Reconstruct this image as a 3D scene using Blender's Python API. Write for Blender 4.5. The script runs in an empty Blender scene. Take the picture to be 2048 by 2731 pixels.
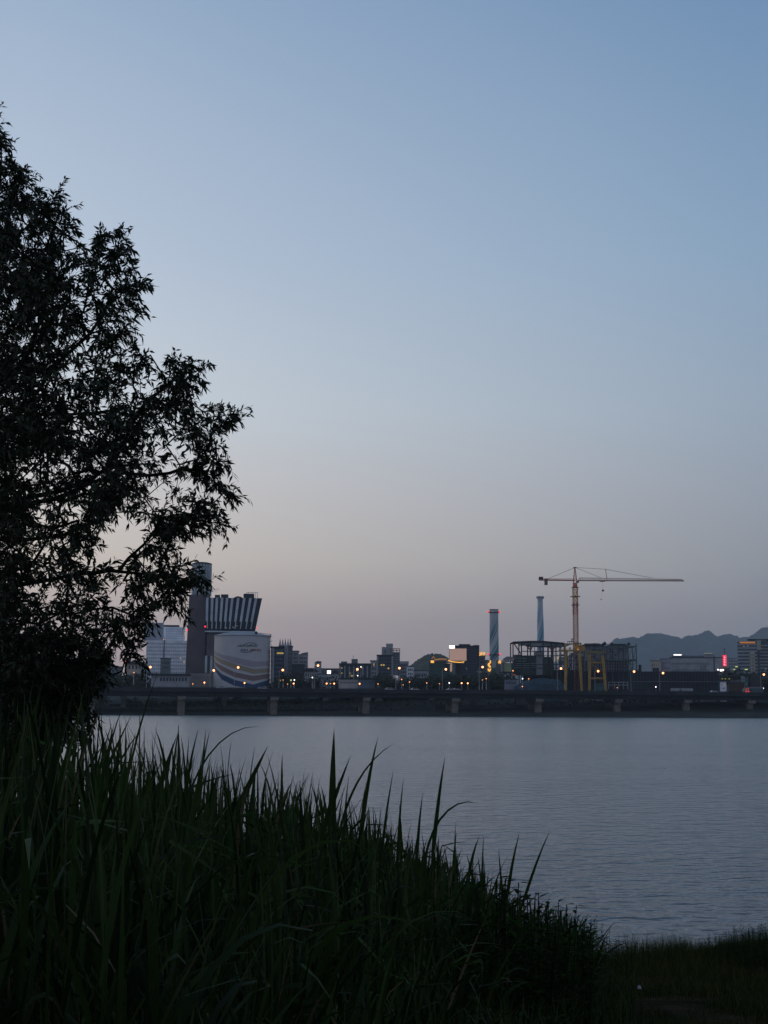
import bpy, bmesh, math, random
import numpy as np
from mathutils import Vector, Matrix
R = math.radians
random.seed(7); rng = np.random.default_rng(11)
scn = bpy.context.scene
COL = scn.collection

# ------------------------------------------------------------------ camera
F = 3700.0; W0, H0 = 2048, 2731
PITCH = math.atan(520/F); ROLL = R(0.33); CZ = 4.0
f_ = Vector((0, math.cos(PITCH), math.sin(PITCH)))
r0 = Vector((1, 0, 0)); u0 = Vector((0, -math.sin(PITCH), math.cos(PITCH)))
r_ = r0*math.cos(ROLL) + u0*math.sin(ROLL)
u_ = -r0*math.sin(ROLL) + u0*math.cos(ROLL)
cam = bpy.data.cameras.new('camera'); co = bpy.data.objects.new('camera', cam); COL.objects.link(co)
M = Matrix((r_, u_, -f_)).transposed().to_4x4(); M.translation = (0, 0, CZ)
co.matrix_world = M
cam.sensor_fit = 'VERTICAL'; cam.sensor_height = 36; cam.lens = 36*F/H0
cam.clip_start = 0.1; cam.clip_end = 30000
scn.camera = co

def P(px, py, Y):
    """world point at depth Y seen in the direction (px, py): used to survey real positions"""
    d = f_*F + r_*(px-W0/2) + u_*(H0/2-py)
    return Vector((0, 0, CZ)) + d*(Y/d.y)
def X(px, Y, py=1850): return P(px, py, Y).x
def Z(px, py, Y): return P(px, py, Y).z

# ------------------------------------------------------------------ materials
MATS = {}
def nodes(name):
    m = bpy.data.materials.new(name); m.use_nodes = True
    nt = m.node_tree; return m, nt, nt.nodes['Principled BSDF']
def mat(name, col, rough=0.7, metal=0.0, var=0.18, scale=0.25, emit=None, es=1.0, spec=0.3):
    if name in MATS: return MATS[name]
    m, nt, b = nodes(name)
    b.inputs['Roughness'].default_value = rough; b.inputs['Metallic'].default_value = metal
    b.inputs['Specular IOR Level'].default_value = spec
    if emit:
        b.inputs['Base Color'].default_value = (0.02, 0.02, 0.02, 1)
        b.inputs['Emission Color'].default_value = (*emit, 1); b.inputs['Emission Strength'].default_value = es
        m.cycles.emission_sampling = 'NONE'
    else:
        tc = nt.nodes.new('ShaderNodeTexCoord'); no = nt.nodes.new('ShaderNodeTexNoise')
        no.inputs['Scale'].default_value = scale; no.inputs['Detail'].default_value = 5
        nt.links.new(tc.outputs['Object'], no.inputs['Vector'])
        cr = nt.nodes.new('ShaderNodeValToRGB')
        cr.color_ramp.elements[0].position = 0.3; cr.color_ramp.elements[1].position = 0.7
        cr.color_ramp.elements[0].color = (*[c*(1-var) for c in col], 1)
        cr.color_ramp.elements[1].color = (*[min(1, c*(1+var)) for c in col], 1)
        nt.links.new(no.outputs['Fac'], cr.inputs['Fac']); nt.links.new(cr.outputs['Color'], b.inputs['Base Color'])
    MATS[name] = m; return m

def leafmat(name, c1, c2, trans=0.25, rough=0.55, dry=None):
    m, nt, b = nodes(name)
    g = nt.nodes.new('ShaderNodeNewGeometry'); cr = nt.nodes.new('ShaderNodeValToRGB')
    cr.color_ramp.elements[0].color = (*c1, 1); cr.color_ramp.elements[1].color = (*c2, 1)
    if dry:
        q = cr.color_ramp.elements.new(.975); q.color = (*c2, 1); cr.color_ramp.elements[2].color = (*dry, 1); q = cr.color_ramp.elements.new(.98); q.color = (*dry, 1)
    nt.links.new(g.outputs['Random Per Island'], cr.inputs['Fac']); nt.links.new(cr.outputs['Color'], b.inputs['Base Color'])
    b.inputs['Roughness'].default_value = rough; b.inputs['Specular IOR Level'].default_value = 0.25 if rough < .8 else 0.0
    t = nt.nodes.new('ShaderNodeBsdfTranslucent'); nt.links.new(cr.outputs['Color'], t.inputs['Color'])
    mx = nt.nodes.new('ShaderNodeMixShader'); mx.inputs[0].default_value = trans
    nt.links.new(b.outputs[0], mx.inputs[1]); nt.links.new(t.outputs[0], mx.inputs[2])
    nt.links.new(mx.outputs[0], nt.nodes['Material Output'].inputs['Surface'])
    MATS[name] = m; return m

concrete = mat('concrete', (0.10, 0.10, 0.098), 0.9, var=0.3, scale=0.3)
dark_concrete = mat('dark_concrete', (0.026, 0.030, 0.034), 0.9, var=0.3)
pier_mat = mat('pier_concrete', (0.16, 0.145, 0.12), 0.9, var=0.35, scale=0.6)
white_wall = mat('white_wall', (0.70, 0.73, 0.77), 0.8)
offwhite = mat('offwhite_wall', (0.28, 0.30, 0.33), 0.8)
beige = mat('beige_wall', (0.42, 0.36, 0.30), 0.8)
brick = mat('brown_brick', (0.115, 0.10, 0.105), 0.85, scale=0.15)
glassd = mat('dark_glass', (0.02, 0.035, 0.05), 0.25, spec=0.5)
glassb = mat('blue_glass', (0.06, 0.10, 0.13), 0.25, spec=0.5)
greyw = mat('grey_wall', (0.32, 0.33, 0.34), 0.8)
midg = mat('mid_grey_wall', (0.14, 0.16, 0.18), 0.8)
darkw = mat('dark_wall', (0.035, 0.042, 0.055), 0.7)
steel = mat('dark_steel', (0.06, 0.055, 0.055), 0.6, metal=0.3)
rust = mat('rusty_steel', (0.16, 0.075, 0.05), 0.7)
steelg = mat('green_steel', (0.05, 0.11, 0.10), 0.6)
crane_red = mat('crane_red', (0.52, 0.17, 0.11), 0.6)
crane_or = mat('crane_orange', (0.70, 0.40, 0.18), 0.6)
crane_pale = mat('crane_pale', (0.66, 0.40, 0.28), 0.6)
yellow = mat('yellow_paint', (0.31, 0.21, 0.06), 0.6, var=0.25, scale=0.5)
bluep = mat('blue_tarp', (0.022, 0.045, 0.065), 0.8, var=.5, scale=.5)
teal = mat('teal_panel', (0.05, 0.13, 0.14), 0.6)
palegreen = mat('pale_green_panel', (0.26, 0.32, 0.18), 0.7)
tank_white = mat('tank_white', (0.43, 0.43, 0.45), 0.55, var=0.06)
t_mauve = mat('tank_mauve', (0.30, 0.28, 0.32), 0.6, var=0.06)
t_gold = mat('tank_gold', (0.28, 0.235, 0.165), 0.6, var=0.06)
t_brown = mat('tank_brown', (0.19, 0.135, 0.135), 0.6, var=0.06)
t_navy = mat('tank_navy', (0.025, 0.06, 0.135), 0.6, var=0.06)
t_green = mat('logo_green', (0.03, 0.10, 0.07), 0.6)
t_red = mat('logo_red', (0.28, 0.07, 0.07), 0.6)
roofd = mat('roof_dark', (0.04, 0.045, 0.055), 0.8)
bark = mat('bark', (0.018, 0.014, 0.011), 0.95, scale=8)
farleaf = leafmat('far_foliage', (0.014, 0.022, 0.013), (0.040, 0.055, 0.024), 0.1)
treeleaf = leafmat('willow_leaf', (0.010, 0.018, 0.008), (0.032, 0.048, 0.02), 0.12)
reedleaf = leafmat('reed_leaf', (0.005, 0.016, 0.004), (0.038, 0.078, 0.013), 0.2, 0.75, (0.12, 0.09, 0.045))
grassleaf = leafmat('short_grass_leaf', (0.008, 0.022, 0.006), (0.070, 0.080, 0.026), 0.15, 0.9, (0.13, 0.10, 0.05))
weedleaf = leafmat('weed_leaf', (0.010, 0.028, 0.008), (0.028, 0.062, 0.014), 0.2, 0.9)
carw = mat('car_white', (0.6, 0.62, 0.65), 0.3, var=0.02)
card = mat('car_dark', (0.05, 0.055, 0.07), 0.3, var=0.02)
rubber = mat('rubber', (0.015, 0.015, 0.015), 0.9)
e_lamp = mat('lamp_glow', None, emit=(1.0, 0.33, 0.13), es=5)
e_halo = mat('lamp_glass_glow', None, emit=(1.0, 0.22, 0.05), es=0.9)
e_amber = mat('amber_glow', None, emit=(1.0, 0.36, 0.12), es=2.2)
e_white = mat('white_glow', None, emit=(1.0, 0.93, 0.95), es=3.0)
e_wgreen = mat('greenish_glow', None, emit=(0.65, 0.8, 0.25), es=0.8)
e_red = mat('red_glow', None, emit=(1.0, 0.03, 0.06), es=1.6)
e_pink = mat('pink_glow', None, emit=(1.0, 0.25, 0.4), es=2.2)
e_win = mat('warm_window_glow', None, emit=(0.9, 0.62, 0.2), es=0.45)
e_winpale = mat('pale_window_glow', None, emit=(0.6, 0.62, 0.5), es=0.3)
e_yellow = mat('yellow_sign_glow', None, emit=(1.0, 0.50, 0.10), es=1.1)
e_gold = mat('gold_light_strip', None, emit=(1.0, 0.42, 0.08), es=0.42)
e_orange = mat('orange_glow', None, emit=(1.0, 0.25, 0.03), es=0.35)
e_screen = mat('screen_glow', None, emit=(0.44, 0.285, 0.24), es=0.72)

# ------------------------------------------------------------------ mesh helper
ORG = {}
class MB:
    def __init__(s): s.v = []; s.f = []; s.m = []
    def add(s, vs, fs, mi=0):
        k = len(s.v); s.v += [tuple(v) for v in vs]; s.f += [tuple(i+k for i in f) for f in fs]; s.m += [mi]*len(fs)
    def box(s, x0, x1, y0, y1, z0, z1, mi=0):
        vs = [(x0,y0,z0),(x1,y0,z0),(x1,y1,z0),(x0,y1,z0),(x0,y0,z1),(x1,y0,z1),(x1,y1,z1),(x0,y1,z1)]
        s.add(vs, [(0,3,2,1),(4,5,6,7),(0,1,5,4),(1,2,6,5),(2,3,7,6),(3,0,4,7)], mi); return s
    def prism(s, pts, y0, y1, mi=0):
        """outline pts (x,z) anticlockwise seen from the front, given thickness y0..y1"""
        n = len(pts)
        s.add([(p[0], y0, p[1]) for p in pts]+[(p[0], y1, p[1]) for p in pts],
              [tuple(range(n)), tuple(range(2*n-1, n-1, -1))]+[((i+1)%n, i, n+i, n+(i+1)%n) for i in range(n)], mi); return s
    def tube(s, p, q, r1, r2=None, n=8, mi=0, caps=True):
        p = Vector(p); q = Vector(q); r2 = r1 if r2 is None else r2
        d = (q-p).normalized(); a = d.cross(Vector((0,0,1)) if abs(d.z) < .9 else Vector((1,0,0))).normalized(); b = d.cross(a)
        vs = []
        for c, r in ((p, r1), (q, r2)):
            for i in range(n):
                t = 2*math.pi*i/n; vs.append(c+(a*math.cos(t)+b*math.sin(t))*r)
        fs = [(i, (i+1)%n, n+(i+1)%n, n+i) for i in range(n)]
        if caps: fs += [tuple(range(n-1, -1, -1)), tuple(range(n, 2*n))]
        s.add(vs, fs, mi); return s
    def beam(s, p, q, w, mi=0): return s.tube(p, q, w*0.6, n=4, mi=mi)
    def lathe(s, cx, cy, prof, n=32, mi=0):
        k = len(prof); vs = []
        for r, z in prof:
            for i in range(n):
                t = 2*math.pi*i/n; vs.append((cx+r*math.cos(t), cy+r*math.sin(t), z))
        fs = []
        for j in range(k-1):
            for i in range(n):
                fs.append((j*n+i, j*n+(i+1)%n, (j+1)*n+(i+1)%n, (j+1)*n+i))
        fs.append(tuple(range(n-1, -1, -1))); fs.append(tuple((k-1)*n+i for i in range(n)))
        s.add(vs, fs, mi); return s
    def ball(s, c, r, mi=0, n=8, sz=1.0):
        prof = [(r*math.sin(math.pi*j/(n)), c[2]-r*sz*math.cos(math.pi*j/n)) for j in range(n+1)]
        prof[0] = (r*.02, prof[0][1]); prof[-1] = (r*.02, prof[-1][1])
        return s.lathe(c[0], c[1], prof, 10, mi)
    def build(s, name, ms, parent=None, org=None, smooth=False):
        o3 = Vector(org) if org is not None else (ORG.get(parent.as_pointer(), Vector((0,0,0))) if parent else Vector((0,0,0)))
        me = bpy.data.meshes.new(name)
        me.from_pydata([(v[0]-o3.x, v[1]-o3.y, v[2]-o3.z) for v in s.v], [], s.f)
        for m in (ms if isinstance(ms, (list, tuple)) else [ms]): me.materials.append(m)
        me.polygons.foreach_set('material_index', s.m)
        if smooth: me.polygons.foreach_set('use_smooth', [True]*len(s.f))
        me.update()
        ob = bpy.data.objects.new(name, me); COL.objects.link(ob)
        if parent: ob.parent = parent; ORG[ob.as_pointer()] = o3
        else: ob.location = o3; ORG[ob.as_pointer()] = o3
        return ob
def tag(o, label=None, cat=None, group=None, kind=None):
    if label: o['label'] = label
    if cat: o['category'] = cat
    if group: o['group'] = group
    if kind: o['kind'] = kind
    return o
def thing(name, label, cat, loc, group=None, rz=0):
    o = bpy.data.objects.new(name, None); COL.objects.link(o); o.empty_display_size = .5
    o.location = loc; o.rotation_euler.z = rz; ORG[o.as_pointer()] = Vector(loc)
    return tag(o, label, cat, group)
CH = {}
def copy_tree(o, parent=None):
    c = o.copy(); COL.objects.link(c); c.parent = parent
    for ch in list(o.children): copy_tree(ch, c)
    return c
def np_mesh(name, verts, faces, m, parent=None, org=(0,0,0), smooth=False):
    me = bpy.data.meshes.new(name); n = len(verts); k = faces.shape[1]
    verts = verts - np.array(org)
    me.vertices.add(n); me.vertices.foreach_set('co', verts.astype(np.float32).ravel())
    me.loops.add(faces.size); me.loops.foreach_set('vertex_index', faces.astype(np.int32).ravel())
    me.polygons.add(len(faces)); me.polygons.foreach_set('loop_start', np.arange(0, faces.size, k, dtype=np.int32))
    me.polygons.foreach_set('loop_total', np.full(len(faces), k, dtype=np.int32))
    if smooth: me.polygons.foreach_set('use_smooth', np.ones(len(faces), dtype=bool))
    me.materials.append(m); me.update(calc_edges=True); me.validate()
    ob = bpy.data.objects.new(name, me); COL.objects.link(ob)
    if parent: ob.parent = parent
    else: ob.location = org
    return ob

# ------------------------------------------------------------------ terrain and water
def noise2(x, y, s=1.0, seed=0):
    return (np.sin(x*1.3*s+seed)+np.sin(y*1.7*s+1.3*seed+0.7*np.sin(x*0.9*s))+np.sin((x+y)*2.3*s+seed*2.1)*.5)/2.5
def ground_z(x, y):
    x = np.asarray(x, float); y = np.asarray(y, float)
    z = 2.45-0.1045*np.maximum(y, -2)
    z = z + 0.25*np.clip((-x-1.0)/3, 0, 1)*np.clip((14-y)/8, 0, 1)
    z = z + 0.05*noise2(x, y, 1.1, 3) + 0.07*noise2(x, y*0, .8, 8)*np.clip((y-16)/4, 0, 1)
    z = z + 0.22*np.clip((x-4.0)/3.5, 0, 1)*np.clip((y-14)/6, 0, 1)
    return np.maximum(z, -1.6)
def grid_sheet(name, xs, ys, zf, m, kind='structure'):
    XX, YY = np.meshgrid(xs, ys); ZZ = zf(XX, YY)
    v = np.stack([XX.ravel(), YY.ravel(), ZZ.ravel()], 1); nx, ny = len(xs), len(ys)
    i = (np.arange(ny-1)[:, None]*nx+np.arange(nx-1)[None, :]).ravel()
    o = np_mesh(name, v, np.stack([i, i+1, i+nx+1, i+nx], 1), m, smooth=True)
    return tag(o, kind=kind)
def geo(a, b, n): return list(np.geomspace(a, b, n))
soil, nt, b = nodes('soil'); b.inputs['Specular IOR Level'].default_value = 0
tc = nt.nodes.new('ShaderNodeTexCoord'); n1 = nt.nodes.new('ShaderNodeTexNoise'); n1.inputs['Scale'].default_value = 1.2; n1.inputs['Detail'].default_value = 8
cr = nt.nodes.new('ShaderNodeValToRGB'); cr.color_ramp.elements[0].position = .38; cr.color_ramp.elements[1].position = .66
cr.color_ramp.elements[0].color = (0.012, 0.016, 0.008, 1); cr.color_ramp.elements[1].color = (0.055, 0.042, 0.028, 1)
nt.links.new(tc.outputs['Object'], n1.inputs['Vector']); nt.links.new(n1.outputs['Fac'], cr.inputs['Fac']); nt.links.new(cr.outputs['Color'], b.inputs['Base Color'])
b.inputs['Roughness'].default_value = 1
bm_ = nt.nodes.new('ShaderNodeBump'); bm_.inputs['Distance'].default_value = .08; n2 = nt.nodes.new('ShaderNodeTexNoise'); n2.inputs['Scale'].default_value = 14
nt.links.new(tc.outputs['Object'], n2.inputs['Vector']); nt.links.new(n2.outputs['Fac'], bm_.inputs['Height']); nt.links.new(bm_.outputs['Normal'], b.inputs['Normal'])
fine = list(np.arange(-14, 14.01, .35))
xs = [-v for v in reversed(geo(16, 4500, 12))]+fine+geo(16, 4500, 12)
ys = [-60, -40, -25, -15, -8]+list(np.arange(-4, 30, .4))+[34, 42]
grid_sheet('near_bank_ground', xs, ys, ground_z, soil)

def far_z(x, y):
    pts = [(604, -1.6), (612, -0.3), (616, 0.7), (640, 2.6), (660, 8.2), (700, 8.5), (2500, 9.5), (8400, 30)]
    z = np.interp(y, [p[0] for p in pts], [p[1] for p in pts])
    return z+0.25*noise2(x*.05, y*.05)*(np.asarray(y) > 640)
fargr = mat('far_bank_earth', (0.03, 0.036, 0.03), 1.0, var=0.5, scale=0.06)
grid_sheet('far_bank_ground', list(np.linspace(-4500, -500, 9))+list(np.linspace(-480, 480, 121))+list(np.linspace(500, 4500, 9)),
           [604, 612, 616, 628, 640, 650, 662, 680, 700, 900, 1400, 2500, 5000, 8400], lambda x, y: far_z(x, y-0.05*np.clip(x, -300, 300)), fargr)

wm, nt, b = nodes('river_water')
b.inputs['Base Color'].default_value = (0.10, 0.125, 0.14, 1); b.inputs['Roughness'].default_value = 0.21; b.inputs['IOR'].default_value = 1.36
tc = nt.nodes.new('ShaderNodeTexCoord')
def wav(sx, sy, rot, det, rough=.5):
    mp = nt.nodes.new('ShaderNodeMapping'); mp.inputs['Scale'].default_value = (sx, sy, 1); mp.inputs['Rotation'].default_value = (0, 0, R(rot))
    n = nt.nodes.new('ShaderNodeTexNoise'); n.inputs['Scale'].default_value = 1; n.inputs['Detail'].default_value = det; n.inputs['Roughness'].default_value = rough
    nt.links.new(tc.outputs['Object'], mp.inputs['Vector']); nt.links.new(mp.outputs[0], n.inputs['Vector']); return n
na = wav(1.9, 2.7, 8, 3); nb = wav(.7, 1.15, -6, 2); nc = wav(.02, .05, 5, 2)
def mth(op, a, b_, c=None):
    m = nt.nodes.new('ShaderNodeMath'); m.operation = op
    for i, v in enumerate((a, b_, c)):
        if v is None: continue
        if isinstance(v, (int, float)): m.inputs[i].default_value = v
        else: nt.links.new(v, m.inputs[i])
    return m.outputs[0]
amp = mth('MULTIPLY_ADD', nc.outputs['Fac'], 1.2, 0.4)
h = mth('MULTIPLY', na.outputs['Fac'], amp)
h = mth('MULTIPLY_ADD', nb.outputs['Fac'], 1.9, h)
bp = nt.nodes.new('ShaderNodeBump'); bp.inputs['Strength'].default_value = 1; bp.inputs['Distance'].default_value = 0.17
nt.links.new(h, bp.inputs['Height']); nt.links.new(bp.outputs['Normal'], b.inputs['Normal'])
w = MB(); w.add([(-4400, 12, 0), (4400, 12, 0), (4400, 640, 0), (-4400, 640, 0)], [(0, 1, 2, 3)])
tag(w.build('river_water', wm), kind='structure')

# ------------------------------------------------------------------ mountains
prof = [(1480, 1760), (1540, 1735), (1580, 1722), (1597, 1710), (1612, 1716), (1628, 1712), (1640, 1703), (1655, 1698), (1672, 1695), (1689, 1695), (1706, 1698), (1710, 1691),
        (1719, 1686), (1738, 1690), (1763, 1685.5), (1787, 1691), (1807, 1692), (1819, 1698.5), (1837, 1694), (1861, 1691), (1874, 1685), (1881, 1679), (1889, 1678),
        (1896, 1685), (1903, 1690.5), (1923, 1690), (1945, 1688.5), (1957, 1691), (1959, 1686), (1968, 1696), (1996, 1693.5), (2004, 1688.5), (2024, 1679), (2036, 1672), (2048, 1670), (2090, 1655), (2150, 1668), (2240, 1650), (2330, 1690)]
YM = 7000
pr = [P(a, c, YM) for a, c in prof]
pr = [Vector((pr[0].x-900, YM, 60))]+pr+[Vector((4300, YM, 120))]
xm = np.linspace(pr[0].x, pr[-1].x, 420); zm = np.interp(xm, [p.x for p in pr], [p.z for p in pr])
ys_ = np.linspace(YM-1150, YM+1150, 44)
XX, YY = np.meshgrid(xm, ys_); t = 1-np.abs(YY-YM)/1150
zz = np.tile(zm, (44, 1))*t**0.85*(1-0.10*(1-t)*(1+np.sin(XX*.013+YY*.006)))+30*np.sin(XX*.021+2*np.sin(YY*.008))*(t*(1-t))*3*(zm[None, :]/500)
zz = np.maximum(zz, 10)
v = np.stack([XX.ravel(), YY.ravel(), zz.ravel()], 1); nx = 420
zz = zz+rng.normal(0, 2.2, (1, 420))*t*(zz > 20)+6*np.sin(XX*.05)*t*np.sin(XX*.017+1)
v = np.stack([XX.ravel(), YY.ravel(), zz.ravel()], 1)
i = (np.arange(43)[:, None]*nx+np.arange(nx-1)[None, :]).ravel()
mount = mat('mountain_forest', (0.035, 0.05, 0.05), 1.0, var=0.35, scale=0.01)
tag(np_mesh('mountain_range', v, np.stack([i, i+1, i+nx+1, i+nx], 1), mount, smooth=True), kind='structure')

# low wooded hill behind the green building
hp = [(1075, 1795), (1086, 1778), (1105, 1763), (1124, 1750), (1142, 1742), (1155, 1739), (1175, 1741), (1188, 1748), (1200, 1755), (1230, 1760), (1270, 1756), (1300, 1758), (1312, 1768), (1335, 1790)]
YH = 1500; pr = [P(a, c, YH) for a, c in hp]
xm = np.linspace(pr[0].x, pr[-1].x, 90); zm = np.interp(xm, [p.x for p in pr], [p.z for p in pr])
ys_ = np.linspace(YH-180, YH+180, 24); XX, YY = np.meshgrid(xm, ys_); t = 1-np.abs(YY-YH)/180
zz = 6+(np.tile(zm, (24, 1))-6)*t**.7+rng.normal(0, .5, XX.shape)*t
v = np.stack([XX.ravel(), YY.ravel(), zz.ravel()], 1); i = (np.arange(23)[:, None]*90+np.arange(89)[None, :]).ravel()
hillm = mat('hill_forest', (0.045, 0.055, 0.035), 1.0, var=0.45, scale=0.08)
tag(np_mesh('wooded_hill', v, np.stack([i, i+1, i+91, i+90], 1), hillm), kind='structure')

# ------------------------------------------------------------------ elevated river bridge
Yb = lambda px: 590+65*px/2048
xa, ya = X(-500, Yb(-500)), Yb(-500); xb, yb = X(2600, Yb(2600)), Yb(2600)
mb_ = (yb-ya)/(xb-xa); ang = math.atan(mb_)
def bpt(px, off=0.0, mid=1850):
    k = X(px, 1.0, mid); c = ya+off-mb_*xa; y = c/(1-mb_*k); return Vector((k*y, y, 0))
ux = Vector((math.cos(ang), math.sin(ang), 0)); uy = Vector((-ux.y, ux.x, 0))
def obox(m, c, a0, a1, b0, b1, z0, z1, mi=0):
    vs = []
    for z in (z0, z1):
        for a, b2 in ((a0, b0), (a1, b0), (a1, b1), (a0, b1)):
            p = c+ux*a+uy*b2; vs.append((p.x, p.y, z))
    m.add(vs, [(0,3,2,1),(4,5,6,7),(0,1,5,4),(1,2,6,5),(2,3,7,6),(3,0,4,7)], mi)
def make_bridge(name, label, off, width, ztop, zbot, pxs, pw, zfoot, deckm, piermat):
    c = bpt(1024, off); br = thing(name, label, 'bridge', (c.x, c.y, 0))
    a0 = -(c-Vector((xa, ya+off, 0))).length; a1 = (Vector((xb, yb+off, 0))-c).length
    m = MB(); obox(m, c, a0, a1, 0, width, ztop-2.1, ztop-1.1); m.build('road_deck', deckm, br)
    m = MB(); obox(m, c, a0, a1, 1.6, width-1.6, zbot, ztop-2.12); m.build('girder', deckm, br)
    for s, nm in ((-.02, 'f'), (width-.33, 'b')):
        m = MB(); obox(m, c, a0, a1, s, s+.35, ztop-1.35, ztop-.35)
        n = int((a1-a0)/4)
        for i in range(n): obox(m, c, a0+i*4, a0+i*4+.14, s+.1, s+.24, ztop-.35, ztop)
        obox(m, c, a0, a1, s+.11, s+.23, ztop-.08, ztop+.04)
        m.build('barrier', deckm, br)
    for px in pxs:
        q = bpt(px, off); m = MB(); e = (q-c).dot(ux)
        obox(m, c, e-pw/2, e+pw/2, 3.2, 5.8, zfoot, zbot-1.5); p = m.build('pier', piermat, br)
        m = MB(); obox(m, c, e-pw/2, e+pw/2, width-6, width-3.4, zfoot, zbot-1.5); m.build('pier', piermat, br)
        m = MB(); obox(m, c, e-pw/2-.35, e+pw/2+.35, 1.2, width-1.2, zbot-1.48, zbot-.01); m.build('pier_cap', piermat, p)
    return br
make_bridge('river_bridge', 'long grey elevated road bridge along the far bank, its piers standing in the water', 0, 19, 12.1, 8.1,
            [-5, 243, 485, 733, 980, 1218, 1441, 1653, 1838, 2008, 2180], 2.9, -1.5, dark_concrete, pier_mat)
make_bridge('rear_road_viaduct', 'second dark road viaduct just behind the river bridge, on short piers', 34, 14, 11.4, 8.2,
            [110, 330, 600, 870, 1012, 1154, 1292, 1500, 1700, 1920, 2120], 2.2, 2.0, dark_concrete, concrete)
# riverside wall and pale wall panels under the deck
def wallpx(name, label, L, R_, top, bot, off, m, cat='wall', th=.8):
    a = bpt(L, off, (top+bot)/2); b2 = bpt(R_, off, (top+bot)/2); mm = MB()
    z0 = Z((L+R_)/2, bot, a.y); z1 = Z((L+R_)/2, top, a.y)
    c = a; obox(mm, c, 0, (b2-a).length, 0, th, z0, z1); 
    if (b2-a).length > 60: obox(mm, c, -.1, (b2-a).length+.1, -.12, th+.12, z1, z1+.25)
    o = mm.build(name, m, org=(a.x, a.y, z0)); return tag(o, label, cat)
emb = mat('embankment_concrete', (0.075, 0.085, 0.095), .9, var=.3)
wallpx('retaining_wall', 'long grey concrete retaining wall at the waterline under the bridge, right half', 1160, 2120, 1884, 1904, 17, emb)
wallpx('retaining_wall', 'low dark flood wall above the left half of the far shore', 200, 900, 1893, 1900, 17, dark_concrete)
wallpx('concrete_wall', 'pale stained concrete wall seen under the bridge below the yellow gantry', 1560, 1642, 1853, 1878, 26, mat('pale_wall', (0.24, 0.235, 0.22), .9, var=.4))
wallpx('concrete_wall', 'small greenish wall seen between bridge piers below the chimney with red lights', 1344, 1372, 1855, 1875, 26, mat('greenish_wall', (0.10, 0.15, 0.12), .9, var=.4))
wallpx('concrete_wall', 'row of dim grey wall panels under the bridge below the long grey building', 1852, 1912, 1867, 1884, 26, greyw)
wallpx('concrete_wall', 'short dim wall panel under the bridge near the right edge', 1918, 1972, 1868, 1884, 26, midg)

# ------------------------------------------------------------------ windows
def windows(root, x0, x1, z0, z1, nx, nz, y, fx=.6, fz=.6, m=None, lit=0.0, litm=None, maxn=100, name='window', proud=.06):
    m = m or glassd; dx = (x1-x0)/nx; dz = (z1-z0)/nz; org = ORG[root.as_pointer()]
    def wm_(mm): 
        b_ = MB(); b_.box(-dx*fx/2, dx*fx/2, -proud, .05, -dz*fz/2, dz*fz/2)
        me = bpy.data.meshes.new(name); me.from_pydata(b_.v, [], b_.f); me.materials.append(mm); return me
    base = wm_(m); lt = wm_(litm or e_win) if lit else None
    cells = [(i, j) for j in range(nz-1, -1, -1) for i in range(nx)]
    rest = MB()
    for k, (i, j) in enumerate(cells):
        cx = x0+dx*(i+.5); cz = z0+dz*(j+.5); L = lit and random.random() < lit
        if k < maxn or L:
            o = bpy.data.objects.new(name, lt if L else base); COL.objects.link(o); o.parent = root
            o.location = (cx-org.x, y-org.y, cz-org.z)
            if L: o['label'] = 'lit window'
        else: rest.box(cx-dx*fx/2, cx+dx*fx/2, y-proud, y+.05, cz-dz*fz/2, cz+dz*fz/2)
    if rest.v: tag(rest.build(name, m, root), kind='stuff')

FACE = []
def body(name, label, L, R_, top, Y, m, depth=18, cat='building', z0=6.0, cap=None, group=None):
    x0, x1 = X(L, Y, (top+1800)/2), X(R_, Y, (top+1800)/2); zt = Z((L+R_)/2, top, Y)
    r = thing(name, label, cat, ((x0+x1)/2, Y+depth/2, z0), group)
    MB().box(x0, x1, Y, Y+depth, z0, zt).build('wall', m, r)
    if cap:
        MB().box(x0-.25, x1+.25, Y-.25, Y+depth+.25, zt, zt+cap).build('roof', roofd, r)
    FACE.append((r, (x0+x1)/2, Y))
    return r, x0, x1, zt
def addbox(r, name, L, R_, top, bot, Y, m, depth=6, dy=0.0):
    x0, x1 = X(L, Y, (top+bot)/2), X(R_, Y, (top+bot)/2); pm = (L+R_)/2
    return MB().box(x0, x1, Y+dy, Y+dy+depth, Z(pm, bot, Y), Z(pm, top, Y)).build(name, m, r)

# ------------------------------------------------------------------ left cluster
# apartment block
r, x0, x1, zt = body('apartment_block', 'white apartment block with a dense grid of windows left of the brick tower', 390, 500, 1708, 905, white_wall, 16)
windows(r, x0+.5, x1-.5, zt-44*.5+2-2, zt-1, 22, 9, 905, .5, .5, mat('apt_window', (0.26, 0.31, 0.37), .4), .015)
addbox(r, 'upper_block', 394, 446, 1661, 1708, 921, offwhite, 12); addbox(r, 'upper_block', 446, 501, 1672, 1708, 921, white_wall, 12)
addbox(r, 'roof', 447, 488, 1667, 1672, 921, roofd, 10)
ORGr = ORG[r.as_pointer()]
windows(r, X(447, 921), X(500, 921), Z(470, 1706, 921), Z(470, 1675, 921), 10, 5, 921, .5, .55, MATS['apt_window'], .03)
windows(r, X(396, 921), X(444, 921), Z(420, 1706, 921), Z(420, 1666, 921), 8, 6, 921, .45, .5, MATS['apt_window'])
addbox(r, 'stair_tower', 436, 439, 1702, 1760, 905, midg, .4, -.4)
r, x0, x1, zt = body('annex_building', 'low blue-grey annex in front of the white apartment block', 428, 455, 1757, 880, midg, 10, cap=.5)
windows(r, x0+1, x1-1, zt-7, zt-1, 5, 2, 880, .6, .5)
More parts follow.
